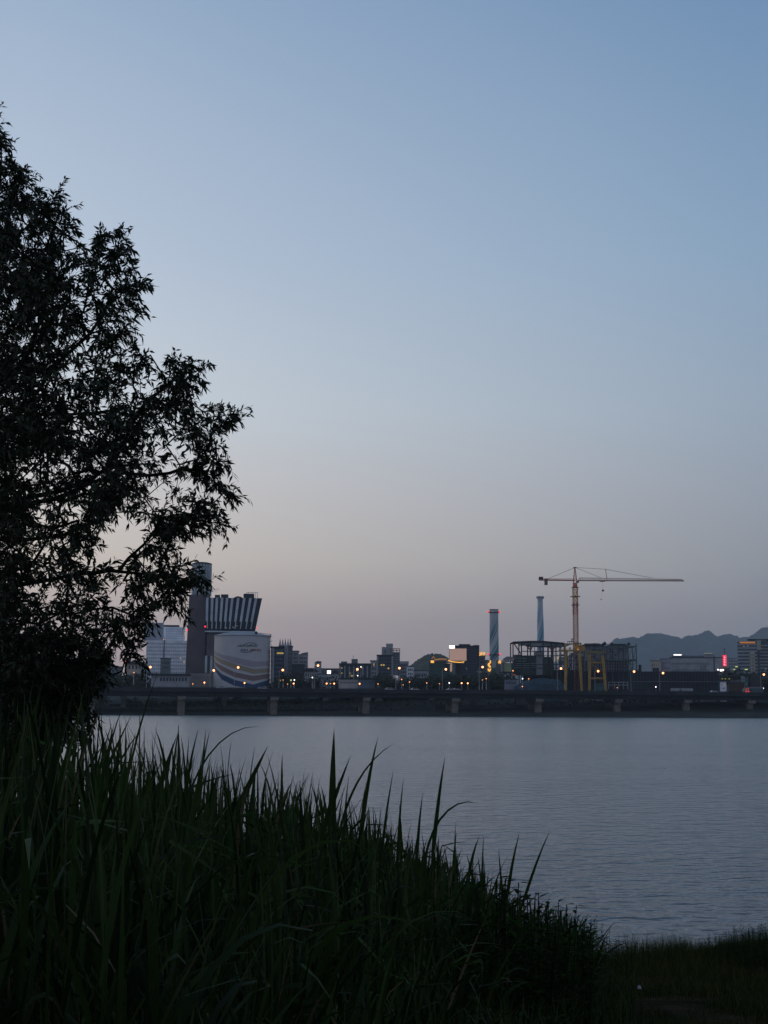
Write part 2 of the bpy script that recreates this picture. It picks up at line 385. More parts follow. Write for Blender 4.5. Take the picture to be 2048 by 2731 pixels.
r, x0, x1, zt = body('flat_roofed_shed', 'low pale shed with dark overhanging flat roof, left of the striped tank', 404, 505, 1801, 680, offwhite, 12)
MB().box(x0-1.2, x1+.8, 678.4, 693, zt, zt+.75).build('roof', roofd, r)
windows(r, x0+4, x1-1, zt-3.4, zt-.6, 9, 1, 680, .55, .6, darkw)
r, x0, x1, zt = body('low_wall_building', 'low beige boundary building between the brick tower and the striped tank', 505, 572, 1795, 700, mat('dull_beige', (0.24, 0.22, 0.21), .8), 10, cap=.2)
windows(r, x0+1, x1-1, zt-3, zt-1.2, 6, 1, 700, .5, .5, midg)
r, x0, x1, zt = body('small_house', 'small cream house with dark pitched roof beside the red light, partly behind the tree', 337, 370, 1771, 700, beige, 9)
MB().prism([(x0-.8, zt), (x1+.8, zt), ((x0+x1)/2+1.2, zt+2.3)], 699.2, 709.8).build('roof', roofd, r)
windows(r, x0+.6, x1-.4, zt-2.8, zt-.4, 3, 1, 700, .55, .75)
r, x0, x1, zt = body('grey_block', 'plain grey block between the cream house and the apartment block', 369, 393, 1768, 720, greyw, 12, cap=.3)
windows(r, x0+.5, x1-.5, zt-4, zt-1, 4, 1, 720, .4, .5)
for L_, R2, tp, Yv, lb in ((-80, 40, 1775, 720, 'dim grey building hidden behind the foreground tree at the left edge'), (60, 190, 1782, 740, 'low dim building behind the middle of the foreground tree'), (215, 325, 1778, 760, 'low grey building just right of the green light behind the tree')):
    r, x0, x1, zt = body('grey_building', lb, L_, R2, tp, Yv, midg, 14, cap=.3)
    windows(r, x0+1, x1-1, zt-6, zt-1, 8, 2, Yv, .5, .5, lit=.04)

# brick tower with lattice crown and the finned office block it carries
YT = 755
t = thing('brick_tower', 'tall grey-brown brick tower topped by a pale lattice cylinder', 'tower', (X(520, YT), YT+8, 6))
pts = [(X(492.5, YT, 1795), 6), (X(547.5, YT, 1795), 6), (X(548.5, YT, 1588), Z(520, 1586, YT)), (X(504.5, YT, 1588), Z(520, 1586, YT))]
MB().prism(pts, YT, YT+12).build('wall', brick, t)
cx, rr = X(533.5, YT, 1540), (X(560, YT, 1540)-X(507.5, YT, 1540))/2; zb, zt = Z(533, 1588, YT), Z(533, 1503, YT)
MB().lathe(cx, YT+7, [(rr*.93, zb-3), (rr*.93, zt-.8)], 24).build('stack_core', mat('lattice_core', (0.11, 0.15, 0.18), .6), t)
lat = MB()
nl = 20
for k in range(nl):
    a = 2*math.pi*k/nl
    q = lambda a_, z: (cx+rr*math.cos(a_), YT+7+rr*math.sin(a_), z)
    lat.beam(q(a, zb), q(a, zt), .22)
    for j in range(6):
        za = zb+(zt-zb)*j/6; zc = zb+(zt-zb)*(j+1)/6; a2 = 2*math.pi*(k+1)/nl
        lat.beam(q(a, za), q(a2, zc), .2); lat.beam(q(a2, za), q(a, zc), .2)
        lat.beam(q(a, zc), q(a2, zc), .22)
lat.build('lattice_cylinder', mat('lattice_pale', (0.52, 0.57, 0.60), .6), t)
MB().lathe(cx, YT+7, [(rr*1.02, zt), (rr*1.02, zt+.7), (rr*.6, zt+1.3)], 24).build('top_ring', roofd, t)
c = P(547, 1671, YT-8.6); MB().ball(c, .5).build('warning_light', e_red, t)
c = P(499, 1680, YT-.6); MB().ball(c, .45).build('warning_light', e_red, t)

YO = 748
FINP = None
def finx(s, v_):    # s: 0..1 across, v_: 0 top .. 1 bottom of the flared block, in surveyed pixels
    l = 548+(547-548)*v_; rgt = 698.5+(680-698.5)*v_; return l+(rgt-l)*s
o = thing('finned_office_block', 'flared dark glass block with white vertical fins, cantilevered from the brick tower', 'building', (X(610, YO), YO+10, 6))
pt = lambda s, v_: (X(finx(s, v_), YO, 1594+(1682-1594)*v_), Z(finx(s, v_), 1594+(1682-1594)*v_, YO))
MB().prism([pt(0, 1), pt(1, 1), pt(1, 0), pt(0, 0)], YO, YO+20).build('wall', mat('curtain_glass', (0.012, 0.022, 0.036), .5, spec=.15), o)
finm = mat('white_fin', (0.42, 0.48, 0.52), .6)
tops = [552.5, 566, 578.5, 592, 605.5, 619, 635, 651, 667.5, 682.5]
for k, tpx in enumerate(tops):
    s = (tpx-548)/150.5; wd = 3.4/150.5
    MB().prism([pt(s-wd, .72), pt(s+wd, .72), pt(s+wd, .0), pt(s-wd, .0)], YO-.5, YO-.02).build('fin', finm, o)
    f = o
    MB().prism([pt(s+wd*.1, .94), pt(s+wd, .94), pt(s+wd, .725), pt(s+wd*.1, .725)], YO-.5, YO-.02).build('fin', finm, o)
g = MB()
for j in range(1, 12):
    v_ = j/12; a_ = pt(0.002, v_); c_ = pt(.998, v_); g.box(a_[0], c_[0], YO-.1, YO-.01, a_[1]-.12, a_[1]+.12)
g.build('floor_line', mat('floor_line', (0.03, 0.045, 0.06), .5), o)
a_, c_ = pt(0, 1), pt(1, 1)
MB().box(a_[0]-.2, c_[0]+.2, YO-.6, YO+20.4, a_[1]-.75, a_[1]-.02).build('soffit_edge', finm, o)
for s_, v_ in ((.30, .93), (.42, .92), (.55, .90), (.62, .86)):
    a_ = pt(s_, v_); MB().box(a_[0]-.3, a_[0]+.3, YO-.14, YO-.05, a_[1], a_[1]+.4).build('window', e_winpale, o)
for L, R2, tp in ((573, 587, 1585), (589.5, 609, 1583.5), (650, 678, 1581)):
    addbox(o, 'rooftop_unit', L, R2, tp, 1593.5, YO, roofd, 7, 3)
arc = [(X(616+28*i/10, YO), Z(630, 1593.5, YO)+.9*math.sin(math.pi*i/10)*1.2) for i in range(11)]
MB().prism(arc[::-1] if False else [(arc[0][0], arc[0][1]-.3)]+[(arc[-1][0], arc[-1][1]-.3)]+arc[::-1][0:11], YO+3, YO+9).build('rooftop_vault', roofd, o)
rl = MB(); ztp = Z(664, 1593, YO)
for px in range(652, 684, 5):
    rl.beam((X(px, YO), YO+2.6, ztp), (X(px, YO), YO+2.6, ztp+3.2), .16)
rl.beam((X(652, YO), YO+2.6, ztp+3.1), (X(683, YO), YO+2.6, ztp+3.1), .16); rl.build('railing', steel, o)
MB().prism([(X(547.8, YO), 6), (X(640, YO), 6), (X(640, YO), Z(600, 1686, YO)), (X(547.8, YO), Z(600, 1686, YO))], YO+2, YO+18).build('lower_wall', brick, o)
for L, R2 in ((547.5, 553.5), (561.5, 567.5)): addbox(o, 'white_strip', L, R2, 1749, 1794, YO+2, finm, .4, -.45)
addbox(o, 'stair_glass', 554.5, 561, 1749, 1794, YO+2, glassd, .3, -.32)
MB().ball(P(684.5, 1673, YO-.5), .4).build('warning_light', e_red, o); FACE.append((o, X(548, YO), YO))
# thin white steam drifting off the tower
sm = bpy.data.materials.new('steam'); sm.use_nodes = True; nt = sm.node_tree; nt.nodes.clear()
ou = nt.nodes.new('ShaderNodeOutputMaterial'); pv = nt.nodes.new('ShaderNodeVolumePrincipled'); pv.inputs['Color'].default_value = (.9, .92, .95, 1); pv.inputs['Density'].default_value = .10
nt.links.new(pv.outputs[0], ou.inputs['Volume'])
st = MB()
for q, (px, py, ra) in enumerate(((516, 1577, 1.0), (524, 1576, 1.3), (534, 1575, 1.5), (545, 1574, 1.6), (557, 1574, 1.7), (569, 1574, 1.5), (580, 1572, 1.1))):
    c = P(px, py, 752); st.ball(c, ra*1.25, sz=.75)
tag(st.build('steam', sm, org=P(545, 1575, 752)), kind='stuff')

# ------------------------------------------------------------------ striped tank
YK = 700; kx0, kx1 = X(571, YK, 1760), X(720, YK, 1760); kr = (kx1-kx0)/2; kcx = (kx0+kx1)/2; kcy = YK+0
kzt = Z(645, 1695, YK-kr); kzb = 6.2
tk = thing('storage_tank', 'huge pale round tank painted with gold, brown and navy sweeping stripes', 'tank', (kcx, kcy, kzb))
S_ = 8.295
def yl(s, key):     # stripe edges, surveyed in enlarged pixels, as a function of s across the face (-1 left .. 1 right)
    xs_ = [-1, -.9, -.62, -.15, .5, .98]
    T = {'mt': [770, 815, 880, 935, 1025, 1030], 'mb': [830, 885, 960, 1075, 1155, 1125],
         'gt': [850, 910, 985, 1085, 1195, 1180], 'gb': [920, 990, 1085, 1190, 1305, 1270],
         'bt': [960, 1040, 1130, 1265, 1350, 1300], 'bb': [1020, 1120, 1240, 1375, 1465, 1400],
         'nt': [1060, 1170, 1310, 1435, 1540, 1440], 'nb': [1110, 1240, 1430, 1570, 1640, 1560]}
    return np.interp(s, xs_, T[key])
n = 160; rows = []; cols = []
tank_v = []; tank_f = []; tank_m = []
keys = ['mt', 'mb', 'gt', 'gb', 'bt', 'bb', 'nt', 'nb']
rowmat = [0, 1, 0, 2, 0, 3, 0, 4, 0]
for i in range(n+1):
    a = 2*math.pi*i/n - math.pi      # front (towards the camera) is a = -pi/2
    ss = math.cos(a); front = math.sin(a) < 0
    s = ss if front else ss
    zs = [kzt]
    for kk in keys:
        yy = 1640+yl(s, kk)/S_; zs.append(min(kzt, max(kzb, Z(572+(s+1)*73, yy, YK-kr*max(0, -math.sin(a))))))
    zs.append(kzb)
    for z in zs: tank_v.append((kcx+kr*math.cos(a), kcy+kr*math.sin(a), z))
tm = MB(); tm.v = tank_v
for i in range(n):
    for j in range(9):
        a0 = i*10+j; tm.f.append((a0, a0+1, a0+11, a0+10)); tm.m.append(rowmat[j])
tm.build('shell', [tank_white, t_mauve, t_gold, t_brown, t_navy], tk, smooth=False)
domez = Z(640, 1684, YK)
MB().lathe(kcx, kcy, [(kr+.35, kzt), (kr+.35, kzt+.45), (kr*.93, kzt+.9), (kr*.7, kzt+(domez-kzt)*.62), (kr*.35, kzt+(domez-kzt)*.92), (.3, domez)], 64).build('dome_roof', mat('tank_roof', (0.33, 0.36, 0.40), .6), tk, smooth=True)
m = MB()
for i in range(96):
    a = 2*math.pi*i/96; a2 = 2*math.pi*(i+1)/96
    q = lambda a_, z: (kcx+(kr+.3)*math.cos(a_), kcy+(kr+.3)*math.sin(a_), z)
    m.beam(q(a, kzt+.4), q(a, kzt+1.5), .07); m.beam(q(a, kzt+1.45), q(a2, kzt+1.45), .09)
m.build('roof_railing', steel, tk)
m = MB(); sx = kcx+kr+1.1
m.box(sx-.2, sx+.9, kcy-3, kcy+.5, kzb, Z(722, 1729, YK)); m.build('pipe_shaft', offwhite, tk)
m = MB()
for j in range(14):
    z = kzb+(kzt-kzb)*(j+1)/14; m.box(kcx+kr+.05, kcx+kr+1.3, kcy-5.5, kcy-3.2, z-.1, z)
    m.beam((kcx+kr+.1, kcy-5.4, z), (kcx+kr+1.2, kcy-5.4, z-2.1), .12)
m.build('staircase', steel, tk)
MB().ball((kcx+kr*.55, kcy-kr*.7, kzt+1.6), .8).build('roof_vent', roofd, tk)
# the company mark: three green scribbled words under an arc, navy and red words over a swoosh
def on_tank(px, py, out=.12):
    s = (px-572)/73-1; a = -math.acos(max(-1, min(1, s))); rr_ = kr+out
    return Vector((kcx+rr_*math.cos(a), kcy+rr_*math.sin(a), Z(px, py, YK-kr*math.sin(-a))))
def strokes(lines, wd, m, nm, par):
    b_ = MB()
    for ln in lines:
        for p, q in zip(ln[:-1], ln[1:]): b_.beam(on_tank(*p), on_tank(*q), wd)
    return b_.build(nm, m, par)
def glyph(x, y, w_, h_, k):
    a, b2, c, d = x, x+w_, y, y+h_
    G_ = [[[(a, d), (a+w_/2, c), (b2, d)], [(a+w_*.2, c+h_*.6), (b2-w_*.2, c+h_*.6)]],
          [[(a, c), (b2, c)], [(a+w_/2, c), (a+w_/2, d)], [(a, d), (b2, d)]],
          [[(a, c), (a, d), (a+w_*.6, d)], [(b2, c), (b2, d)], [(a+w_*.6, c+h_/2), (b2, c+h_/2)]],
          [[(a, c), (a+w_*.6, c), (a+w_*.6, c+h_*.5), (a, c+h_*.5), (a, c)], [(b2, c), (b2, d)]]]
    return G_[k % 4]
ln = []
for k in range(4): ln += glyph(641+k*5, 1720, 3.6, 4.6, k)
for k in range(6): ln += glyph(662+k*4.6, 1719.5, 3.6, 4.8, k+1)
ln.append([(655+i*3.7, 1719-5*math.sin(math.pi*i/9)) for i in range(10)])
strokes(ln, .16, t_green, 'lettering', tk)
ln = []
for k in range(3): ln += glyph(648+k*6.3, 1731, 4.6, 5, k)
ln.append([(648+i*3.8, 1738+3.5*math.sin(math.pi*i/8.5)-.35*i) for i in range(10)])
strokes(ln, .22, t_navy, 'lettering', tk)
ln = []
for k in range(5): ln += glyph(672+k*5.3, 1730.8, 4.2, 5, k+2)
strokes(ln, .22, t_red, 'lettering', tk)

# ------------------------------------------------------------------ city between the tank and the chimney
def simple(name, label, L, R2, top, Y, m, nx, nz, zh, depth=16, cap=.4, fx=.6, fz=.5, wm=None, lit=0.02, cat='building'):
    r, x0, x1, zt = body(name, label, L, R2, top, Y, m, depth, cat, cap=cap)
    windows(r, x0+.6, x1-.6, zt-zh, zt-.7, nx, nz, Y, fx, fz, wm, lit)
    return r, x0, x1, zt
r, x0, x1, zt = simple('glass_office', 'dark banded glass office with a lit top floor just right of the striped tank', 722, 757, 1726, 800, darkw, 3, 8, 20, fx=.92, fz=.5, wm=glassb)
addbox(r, 'window', 738, 756, 1740, 1744, 800, e_win, .2, -.2); addbox(r, 'window', 724, 729, 1740, 1743, 800, e_win, .2, -.2)
r, x0, x1, zt = simple('spired_building', 'grey office crowned by a row of five pointed spires', 743, 780, 1724, 812, midg, 5, 8, 20, fx=.5)
addbox(r, 'pilaster', 757, 768, 1722, 1805, 812, offwhite, .8, -.85)
for px in (747, 754, 761, 768, 774.5):
    xx = X(px, 812, 1712); za, zb2 = Z(px, 1724, 812), Z(px, 1701, 812)
    MB().add([(xx-.75, 811.6, za), (xx+.75, 811.6, za), (xx+.75, 813.4, za), (xx-.75, 813.4, za), (xx, 812.5, zb2)], [(0,1,4),(1,2,4),(2,3,4),(3,0,4),(3,2,1,0)]) if False else None
    m = MB(); m.add([(xx-.8, 811.8, za), (xx+.8, 811.8, za), (xx+.8, 813.6, za), (xx-.8, 813.6, za), (xx, 812.6, zb2)], [(0,1,4),(1,2,4),(2,3,4),(3,0,4),(3,2,1,0)])
    m.build('spire', greyw, r)
r, x0, x1, zt = simple('grey_building', 'narrow grey block right of the spired building', 780, 797, 1737, 830, greyw, 3, 6, 14, fx=.5)
r, x0, x1, zt = simple('slanted_roof_building', 'grey block with a slanted roof edge beyond the narrow grey block', 797, 821, 1747, 835, greyw, 4, 4, 10, cap=None)
MB().prism([(x0, zt), (x1, zt), (x1, zt+1.8), (x1-2.2, zt+1.4), (x1-2.4, zt+1.5), (x0, zt+.3)], 835, 851).build('roof', midg, r)
simple('dark_low_block', 'dark low block at the foot of the slanted roof building', 778, 812, 1773, 790, darkw, 6, 2, 5, 10)
r, x0, x1, zt = body('gabled_house', 'pale low house with wide dark roof beside the small corner tower', 811, 846, 1791, 720, greyw, 10)
MB().prism([(x0-.6, zt), (x1+.6, zt), (x1-1.2, zt+1.7), (x0+1, zt+1.9)], 719.3, 731).build('roof', roofd, r)
windows(r, x0+.5, x1-.5, zt-3, zt-.6, 5, 1, 720, .45, .6, lit=.2)
r, x0, x1, zt = body('corner_tower', 'small pale tower with a slanted dark top and a street lamp before it', 839, 857, 1768, 745, offwhite, 8)
MB().prism([(x0, zt), (x1, zt), (x1, zt+.8), (x0+1.4, zt+1), (x0, zt+.3)], 745, 753).build('roof', roofd, r)
windows(r, x0+.4, x1-.4, zt-7, zt-1, 2, 3, 745, .4, .4, midg)
r, x0, x1, zt = simple('flat_roof_pavilion', 'long low pavilion with a pale wall and thin dark roof beneath the glowing white sign', 846, 884, 1799, 700, offwhite, 8, 1, 3, 9, wm=darkw)
def sign(name, label, L, R2, top, bot, Y, m, post=True, cat='sign', depth=.5, zg=6.5, backm=None):
    s = thing(name, label, cat, (X((L+R2)/2, Y), Y, zg)); x0, x1 = X(L, Y, (top+bot)/2), X(R2, Y, (top+bot)/2); pm = (L+R2)/2
    z0, z1 = Z(pm, bot, Y), Z(pm, top, Y)
    MB().box(x0, x1, Y-.1, Y-.02, z0, z1).build('face', m, s)
    MB().box(x0-.1, x1+.1, Y, Y+depth, z0-.1, z1+.1).build('frame', backm or steel, s)
    if post: MB().box((x0+x1)/2-.15, (x0+x1)/2+.15, Y+.05, Y+.4, zg, z0-.1).build('post', steel, s)
    return s
sign('lit_billboard', 'glowing blank white billboard above the flat-roofed pavilion', 872.5, 882, 1788.5, 1799.5, 715, e_white)
r, x0, x1, zt = body('gabled_house', 'small grey gabled house right of the glowing white billboard', 884, 903, 1797, 720, greyw, 8)
MB().prism([(x0-.4, zt), (x1+.4, zt), ((x0+x1)/2, zt+2.1)], 719.3, 728.8).build('roof', roofd, r)
windows(r, x0+.4, x1-.4, zt-3, zt-.5, 2, 1, 720, .4, .5)
r, x0, x1, zt = simple('grey_building', 'pale low block between the slim corner tower and the gabled house, far back', 856, 905, 1784, 900, midg, 7, 2, 6)
r, x0, x1, zt = body('institute_building', 'wide grey institutional building with pale columns and a rooftop box, left of the stepped tower', 905, 988, 1769, 780, darkw, 16)
addbox(r, 'roof', 904, 989, 1769, 1776, 780, roofd, 16.6, -.3)
for px in (906, 918, 930, 942, 954, 966, 978): addbox(r, 'column', px, px+3, 1776, 1808, 780, offwhite, .7, -.72)
windows(r, x0+1, x1-.5, Z(945, 1806, 780), Z(945, 1778, 780), 21, 4, 780, .6, .6, glassb, .07)
addbox(r, 'rooftop_box', 937, 953, 1757, 1769, 780, midg, 6, 3); addbox(r, 'rooftop_box', 909, 925, 1763.5, 1769, 780, midg, 5, 3)
m = MB(); m.beam((X(941, 786), 786, Z(941, 1757, 786)), (X(941, 786), 786, Z(941, 1748, 786)), .2); m.build('antenna', steel, r)
simple('grey_building', 'plain pale block wedged between the institutional building and the stepped tower', 988, 1006, 1763, 785, greyw, 3, 3, 8)
r, x0, x1, zt = simple('stepped_tower', 'stepped dark office tower with pale upper stages and an open steel frame on its roof', 1005, 1048, 1748, 790, darkw, 6, 6, 12, fx=.7, wm=glassb, lit=.03)
addbox(r, 'corner_pier', 1004.5, 1009, 1750, 1803, 790, offwhite, .6, -.62); addbox(r, 'corner_pier', 1044, 1048.5, 1750, 1803, 790, offwhite, .6, -.62)
addbox(r, 'upper_stage', 1018, 1034, 1725, 1748, 790, offwhite, 8, 3); addbox(r, 'upper_stage', 1029.5, 1048, 1715.5, 1748, 790, greyw, 9, 4)
addbox(r, 'side_wing', 1048, 1066.5, 1739, 1800, 790, midg, 15, 1)
windows(r, X(1049, 791), X(1065, 791), Z(1057, 1790, 791), Z(1057, 1741, 791), 4, 8, 791, .5, .5)
addbox(r, 'window', 1026, 1028, 1731, 1742, 790, darkw, .2, 2.8)
m = MB()
for px in (1042, 1050, 1058, 1066): m.beam((X(px, 792, 1740), 792, Z(px, 1741, 792)), (X(px, 792, 1740), 792, Z(px, 1729.5, 792)), .3)
for py in (1730, 1734.5): m.beam((X(1041, 792, py), 792, Z(1041, py, 792)), (X(1067, 792, py), 792, Z(1067, py, 792)), .3)
m.build('steel_frame', rust, r)
simple('warehouse', 'long white low warehouse wall between low lamps, below the institutional building', 903, 955, 1812, 690, mat('warehouse_white', (0.36, 0.35, 0.34), .8), 6, 1, 2.4, 9, wm=midg)
simple('site_container', 'long blue-grey site shed right of the white low warehouse', 956, 1017, 1813, 688, mat('shed_blue', (0.10, 0.13, 0.17), .7), 10, 1, 2.2, 8, fx=.2)
simple('white_house', 'small white house behind a street lamp at the foot of the stepped tower', 1067, 1085, 1775, 800, offwhite, 3, 3, 7, 9)
simple('white_house', 'pale blue-white block left of the wooded hill', 1085, 1104, 1778, 850, white_wall, 3, 3, 8, 10)
r, x0, x1, zt = simple('white_pavilion', 'low white hall with a slanted roof in front of the wooded hill', 1104, 1142, 1789, 780, offwhite, 7, 1, 4, 10)
simple('grey_building', 'distant hazy grey block between the stepped tower and the wooded hill', 1062, 1090, 1765, 1200, greyw, 4, 3, 8)
# green-clad hall with gold light line
r, x0, x1, zt = simple('green_hall', 'dark green clad hall outlined by a thin gold light strip', 1145, 1186, 1766, 800, mat('green_cladding', (0.04, 0.085, 0.065), .6), 7, 5, 11, fx=.3, fz=.4, wm=teal)
m = MB(); pl = [(1152, 1757), (1156, 1750), (1160, 1757), (1162, 1758.5), (1175, 1756.5), (1191, 1757.5)]
for a, c in zip(pl[:-1], pl[1:]): m.beam(P(*a, 799), P(*c, 799), .22)
pl = [(1158, 1760.5), (1172, 1759), (1192, 1760)]
for a, c in zip(pl[:-1], pl[1:]): m.beam(P(*a, 799), P(*c, 799), .18)
m.build('light_strip', e_gold, r)
addbox(r, 'canopy_wall', 1150, 1192, 1757.5, 1767, 801, midg, 8)
sign('lit_sign', 'small glowing yellow sign on the green-clad hall', 1148.5, 1157.5, 1761.5, 1768, 798, e_yellow, False, zg=Z(1153, 1770, 798))
simple('teal_block', 'dull teal block between the green hall and the big screen building', 1186, 1200, 1772, 812, teal, 2, 4, 9)
# big screen building
r, x0, x1, zt = body('screen_building', 'dark gridded office block carrying a huge beige screen', 1214, 1277.5, 1723, 850, darkw, 24, cap=.3)
windows(r, x0+3.4, x1-.4, 12, zt-1.5, 17, 17, 850, .45, .62, mat('office_window', (0.05, 0.075, 0.11), .3, spec=.5), .006, e_winpale)
addbox(r, 'rooftop_box', 1223.5, 1254, 1717, 1722, 850, darkw, 10, 4)
m = MB(); zc = Z(1260, 1721.5, 849)
m.beam((X(1263, 849, 1725), 849.2, zc), (X(1277.5, 849, 1725), 849.2, zc), .5); m.beam((X(1277, 849, 1725), 849.2, zc), (X(1277, 849, 1725), 849.2, zc-6), .5); m.build('roof_frame', steel, r)
sc_ = sign('video_screen', 'huge blank beige screen on the dark gridded office block', 1198.5, 1244, 1729.5, 1762, 846, e_screen, False, 'screen', 3, Z(1220, 1764, 846))
sc_.location = sc_.location
sign('video_screen', 'narrow beige screen below the left corner of the huge beige screen', 1193.5, 1205.5, 1768, 1791, 842, e_screen, False, 'screen', 2.5, Z(1199, 1791, 842))
sign('lit_sign', 'bright white rooftop sign above the huge beige screen', 1198, 1212.5, 1721.5, 1729, 846, e_white, False, zg=Z(1205, 1729.2, 846))
m = MB(); pl = [(1195, 1761), (1202, 1764), (1212, 1765.5), (1224, 1766.5), (1232, 1766.3), (1238, 1764.5)]
for a, c in zip(pl[:-1], pl[1:]): m.beam(P(*a, 841.2), P(*c, 841.2), .5)
tag(m.build('light_strip', e_yellow, org=P(1215, 1766, 841)), 'curved glowing gold strip under the huge beige screen', 'light')
addbox(r, 'podium', 1186, 1200, 1762, 1800, 843, greyw, 14)
r, x0, x1, zt = simple('grey_building', 'grey block under the glowing yellow letters left of the chimney', 1277.5, 1294, 1749, 860, midg, 4, 6, 14, lit=.03)
# letters O T T T of light
lt = thing('lit_letters', 'row of glowing yellow rooftop letters left of the chimney', 'sign', P(1286, 1749, 859))
yy = 859
def seg(m, a, c, w_=.42): m.beam(P(*a, yy), P(*c, yy), w_)
m = MB(); q = [(1277+2.3*math.cos(t_)+2, 1744.3+4*math.sin(t_)) for t_ in np.linspace(0, 2*math.pi, 11)]
for a, c in zip(q[:-1], q[1:]): seg(m, a, c, .55)
m.build('letter', e_yellow, lt)
for k in range(3):
    bx = 1283+k*3.9; m = MB(); seg(m, (bx, 1740.6), (bx+3.2, 1740.6)); seg(m, (bx+1.6, 1740.6), (bx+1.3, 1748)); m.build('letter', e_yellow, lt)
simple('grey_building', 'small pale house at the foot of the dark gridded office block', 1272, 1284, 1788, 760, greyw, 3, 2, 5, 8)
simple('grey_building', 'dim block between the yellow letters and the chimney', 1290, 1308, 1766, 900, midg, 4, 4, 8)

# ------------------------------------------------------------------ chimneys
def chimney_mat(name, a, b2, c3, turns, zlo, zhi):
    m, nt, b = nodes(name)
    def mt(op, a_, c_=None, d_=None):
        q = nt.nodes.new('ShaderNodeMath'); q.operation = op
        for i_, v_ in enumerate((a_, c_, d_)):
            if v_ is None: continue
            if isinstance(v_, (int, float)): q.inputs[i_].default_value = v_
            else: nt.links.new(v_, q.inputs[i_])
        return q.outputs[0]
    tc = nt.nodes.new('ShaderNodeTexCoord'); sp = nt.nodes.new('ShaderNodeSeparateXYZ'); nt.links.new(tc.outputs['Object'], sp.inputs[0])
    an = mt('ARCTAN2', sp.outputs[1], sp.outputs[0]); tt = mt('DIVIDE', mt('SUBTRACT', sp.outputs[2], zlo), zhi-zlo)
    sw = mt('MULTIPLY_ADD', mt('POWER', mt('MAXIMUM', tt, 0), .6), -turns, mt('MULTIPLY', an, 1/(2*math.pi)))
    nz = nt.nodes.new('ShaderNodeTexNoise'); nz.noise_dimensions = '1D'; nz.inputs['Scale'].default_value = 9; nz.inputs['Detail'].default_value = 2
    fr = mt('FRACT', mt('MULTIPLY', sw, 2.0))
    nt.links.new(mt('MULTIPLY', sw, 1.0), nz.inputs['W'])
    fr2 = mt('FRACT', mt('MULTIPLY', sw, 8.0))
    cr = nt.nodes.new('ShaderNodeValToRGB'); cr.color_ramp.interpolation = 'CONSTANT'; e = cr.color_ramp.elements
    e[0].position = 0; e[0].color = (*a, 1); e[1].position = .30; e[1].color = (*b2, 1)
    for p_, c_ in ((.42, a), (.5, b2), (.64, c3), (.70, b2), (.80, a), (.86, c3), (.93, a)): q = e.new(p_); q.color = (*c_, 1)
    nt.links.new(fr, cr.inputs['Fac'])
    # pale above and below the painted zone
    rp = nt.nodes.new('ShaderNodeValToRGB'); e = rp.color_ramp.elements
    e[0].position = .0; e[0].color = (0, 0, 0, 1); e[1].position = 1; e[1].color = (0, 0, 0, 1)
    for p_, v_ in ((.04, 0), (.06, 1), (.62, 1), (.95, .15)): q = e.new(p_); q.color = (v_, v_, v_, 1)
    nt.links.new(tt, rp.inputs['Fac'])
    mx = nt.nodes.new('ShaderNodeMix'); mx.data_type = 'RGBA'; nt.links.new(rp.outputs['Color'], mx.inputs[0])
    mx.inputs[6].default_value = (*a, 1); nt.links.new(cr.outputs['Color'], mx.inputs[7]); nt.links.new(mx.outputs[2], b.inputs['Base Color'])
    b.inputs['Roughness'].default_value = .7; return m
YC = 775; cx = X(1317.5, YC, 1700)
ch = thing('painted_chimney', 'thick pale chimney with teal spiral painting and two rings of red lights', 'chimney', (cx, YC, 6))
ztop = Z(1317, 1626, YC); zlow = Z(1317, 1745, YC); pxm = YC/F
ra, rb = 11.6*pxm, 12.3*pxm
MB().lathe(cx, YC, [(rb*1.03, 6), (rb, zlow), (ra, ztop-1.5), (ra, ztop)], 40).build('shaft', chimney_mat('chimney_spiral_a', (0.42, 0.46, 0.48), (0.09, 0.24, 0.28), (0.035, 0.10, 0.16), 1.1, zlow-6-6, ztop-6-3), ch, smooth=True)
MB().lathe(cx, YC, [(ra+.15, ztop-.25), (ra+.15, ztop+.15), (ra-.5, ztop+.15)], 40).build('rim', roofd, ch)
for pyr, nm in ((1632.5, 0), (1746, 1)):
    z = Z(1317, pyr, YC); rr_ = ra+.05 if nm == 0 else rb+.02
    MB().lathe(cx, YC, [(rr_, z-.35), (rr_+.7, z-.3), (rr_+.7, z-.05), (rr_, z)], 40).build('gallery', steel, ch)
    for k in range(8):
        a = math.pi*k/4; MB().ball((cx+(rr_+.65)*math.cos(a), YC+(rr_+.65)*math.sin(a), z+.25), .5 if k in (0, 4) else .22).build('warning_light', e_red if k in (0, 4) else steel, ch)
MB().lathe(cx, YC, [(rb*1.06, Z(1317, 1779, YC)-.4), (rb*1.06, Z(1317, 1779, YC))], 40).build('band', offwhite, ch)
MB().lathe(cx, YC, [(rb*1.05, 10), (rb*1.05, Z(1317, 1779.5, YC)-.45)], 40).build('base', teal, ch)
YC2 = 800; cx = X(1441, YC2, 1650); pxm = YC2/F
c2 = thing('painted_chimney', 'slimmer blue spiral-painted chimney with a flared cap behind the steel frame', 'chimney', (cx, YC2, 6))
z0, z1 = Z(1441, 1712, YC2), Z(1441, 1595, YC2)
MB().lathe(cx, YC2, [(10.4*pxm, 6), (9.2*pxm, z0), (8.4*pxm, z0+(z1-z0)*.45), (6.9*pxm, z1-3.0), (6.7*pxm, z1-1), (9*pxm, z1-.2)], 36).build('shaft', chimney_mat('chimney_spiral_b', (0.42, 0.50, 0.56), (0.12, 0.30, 0.40), (0.04, 0.13, 0.22), .9, z0-12, z1-9), c2, smooth=True)
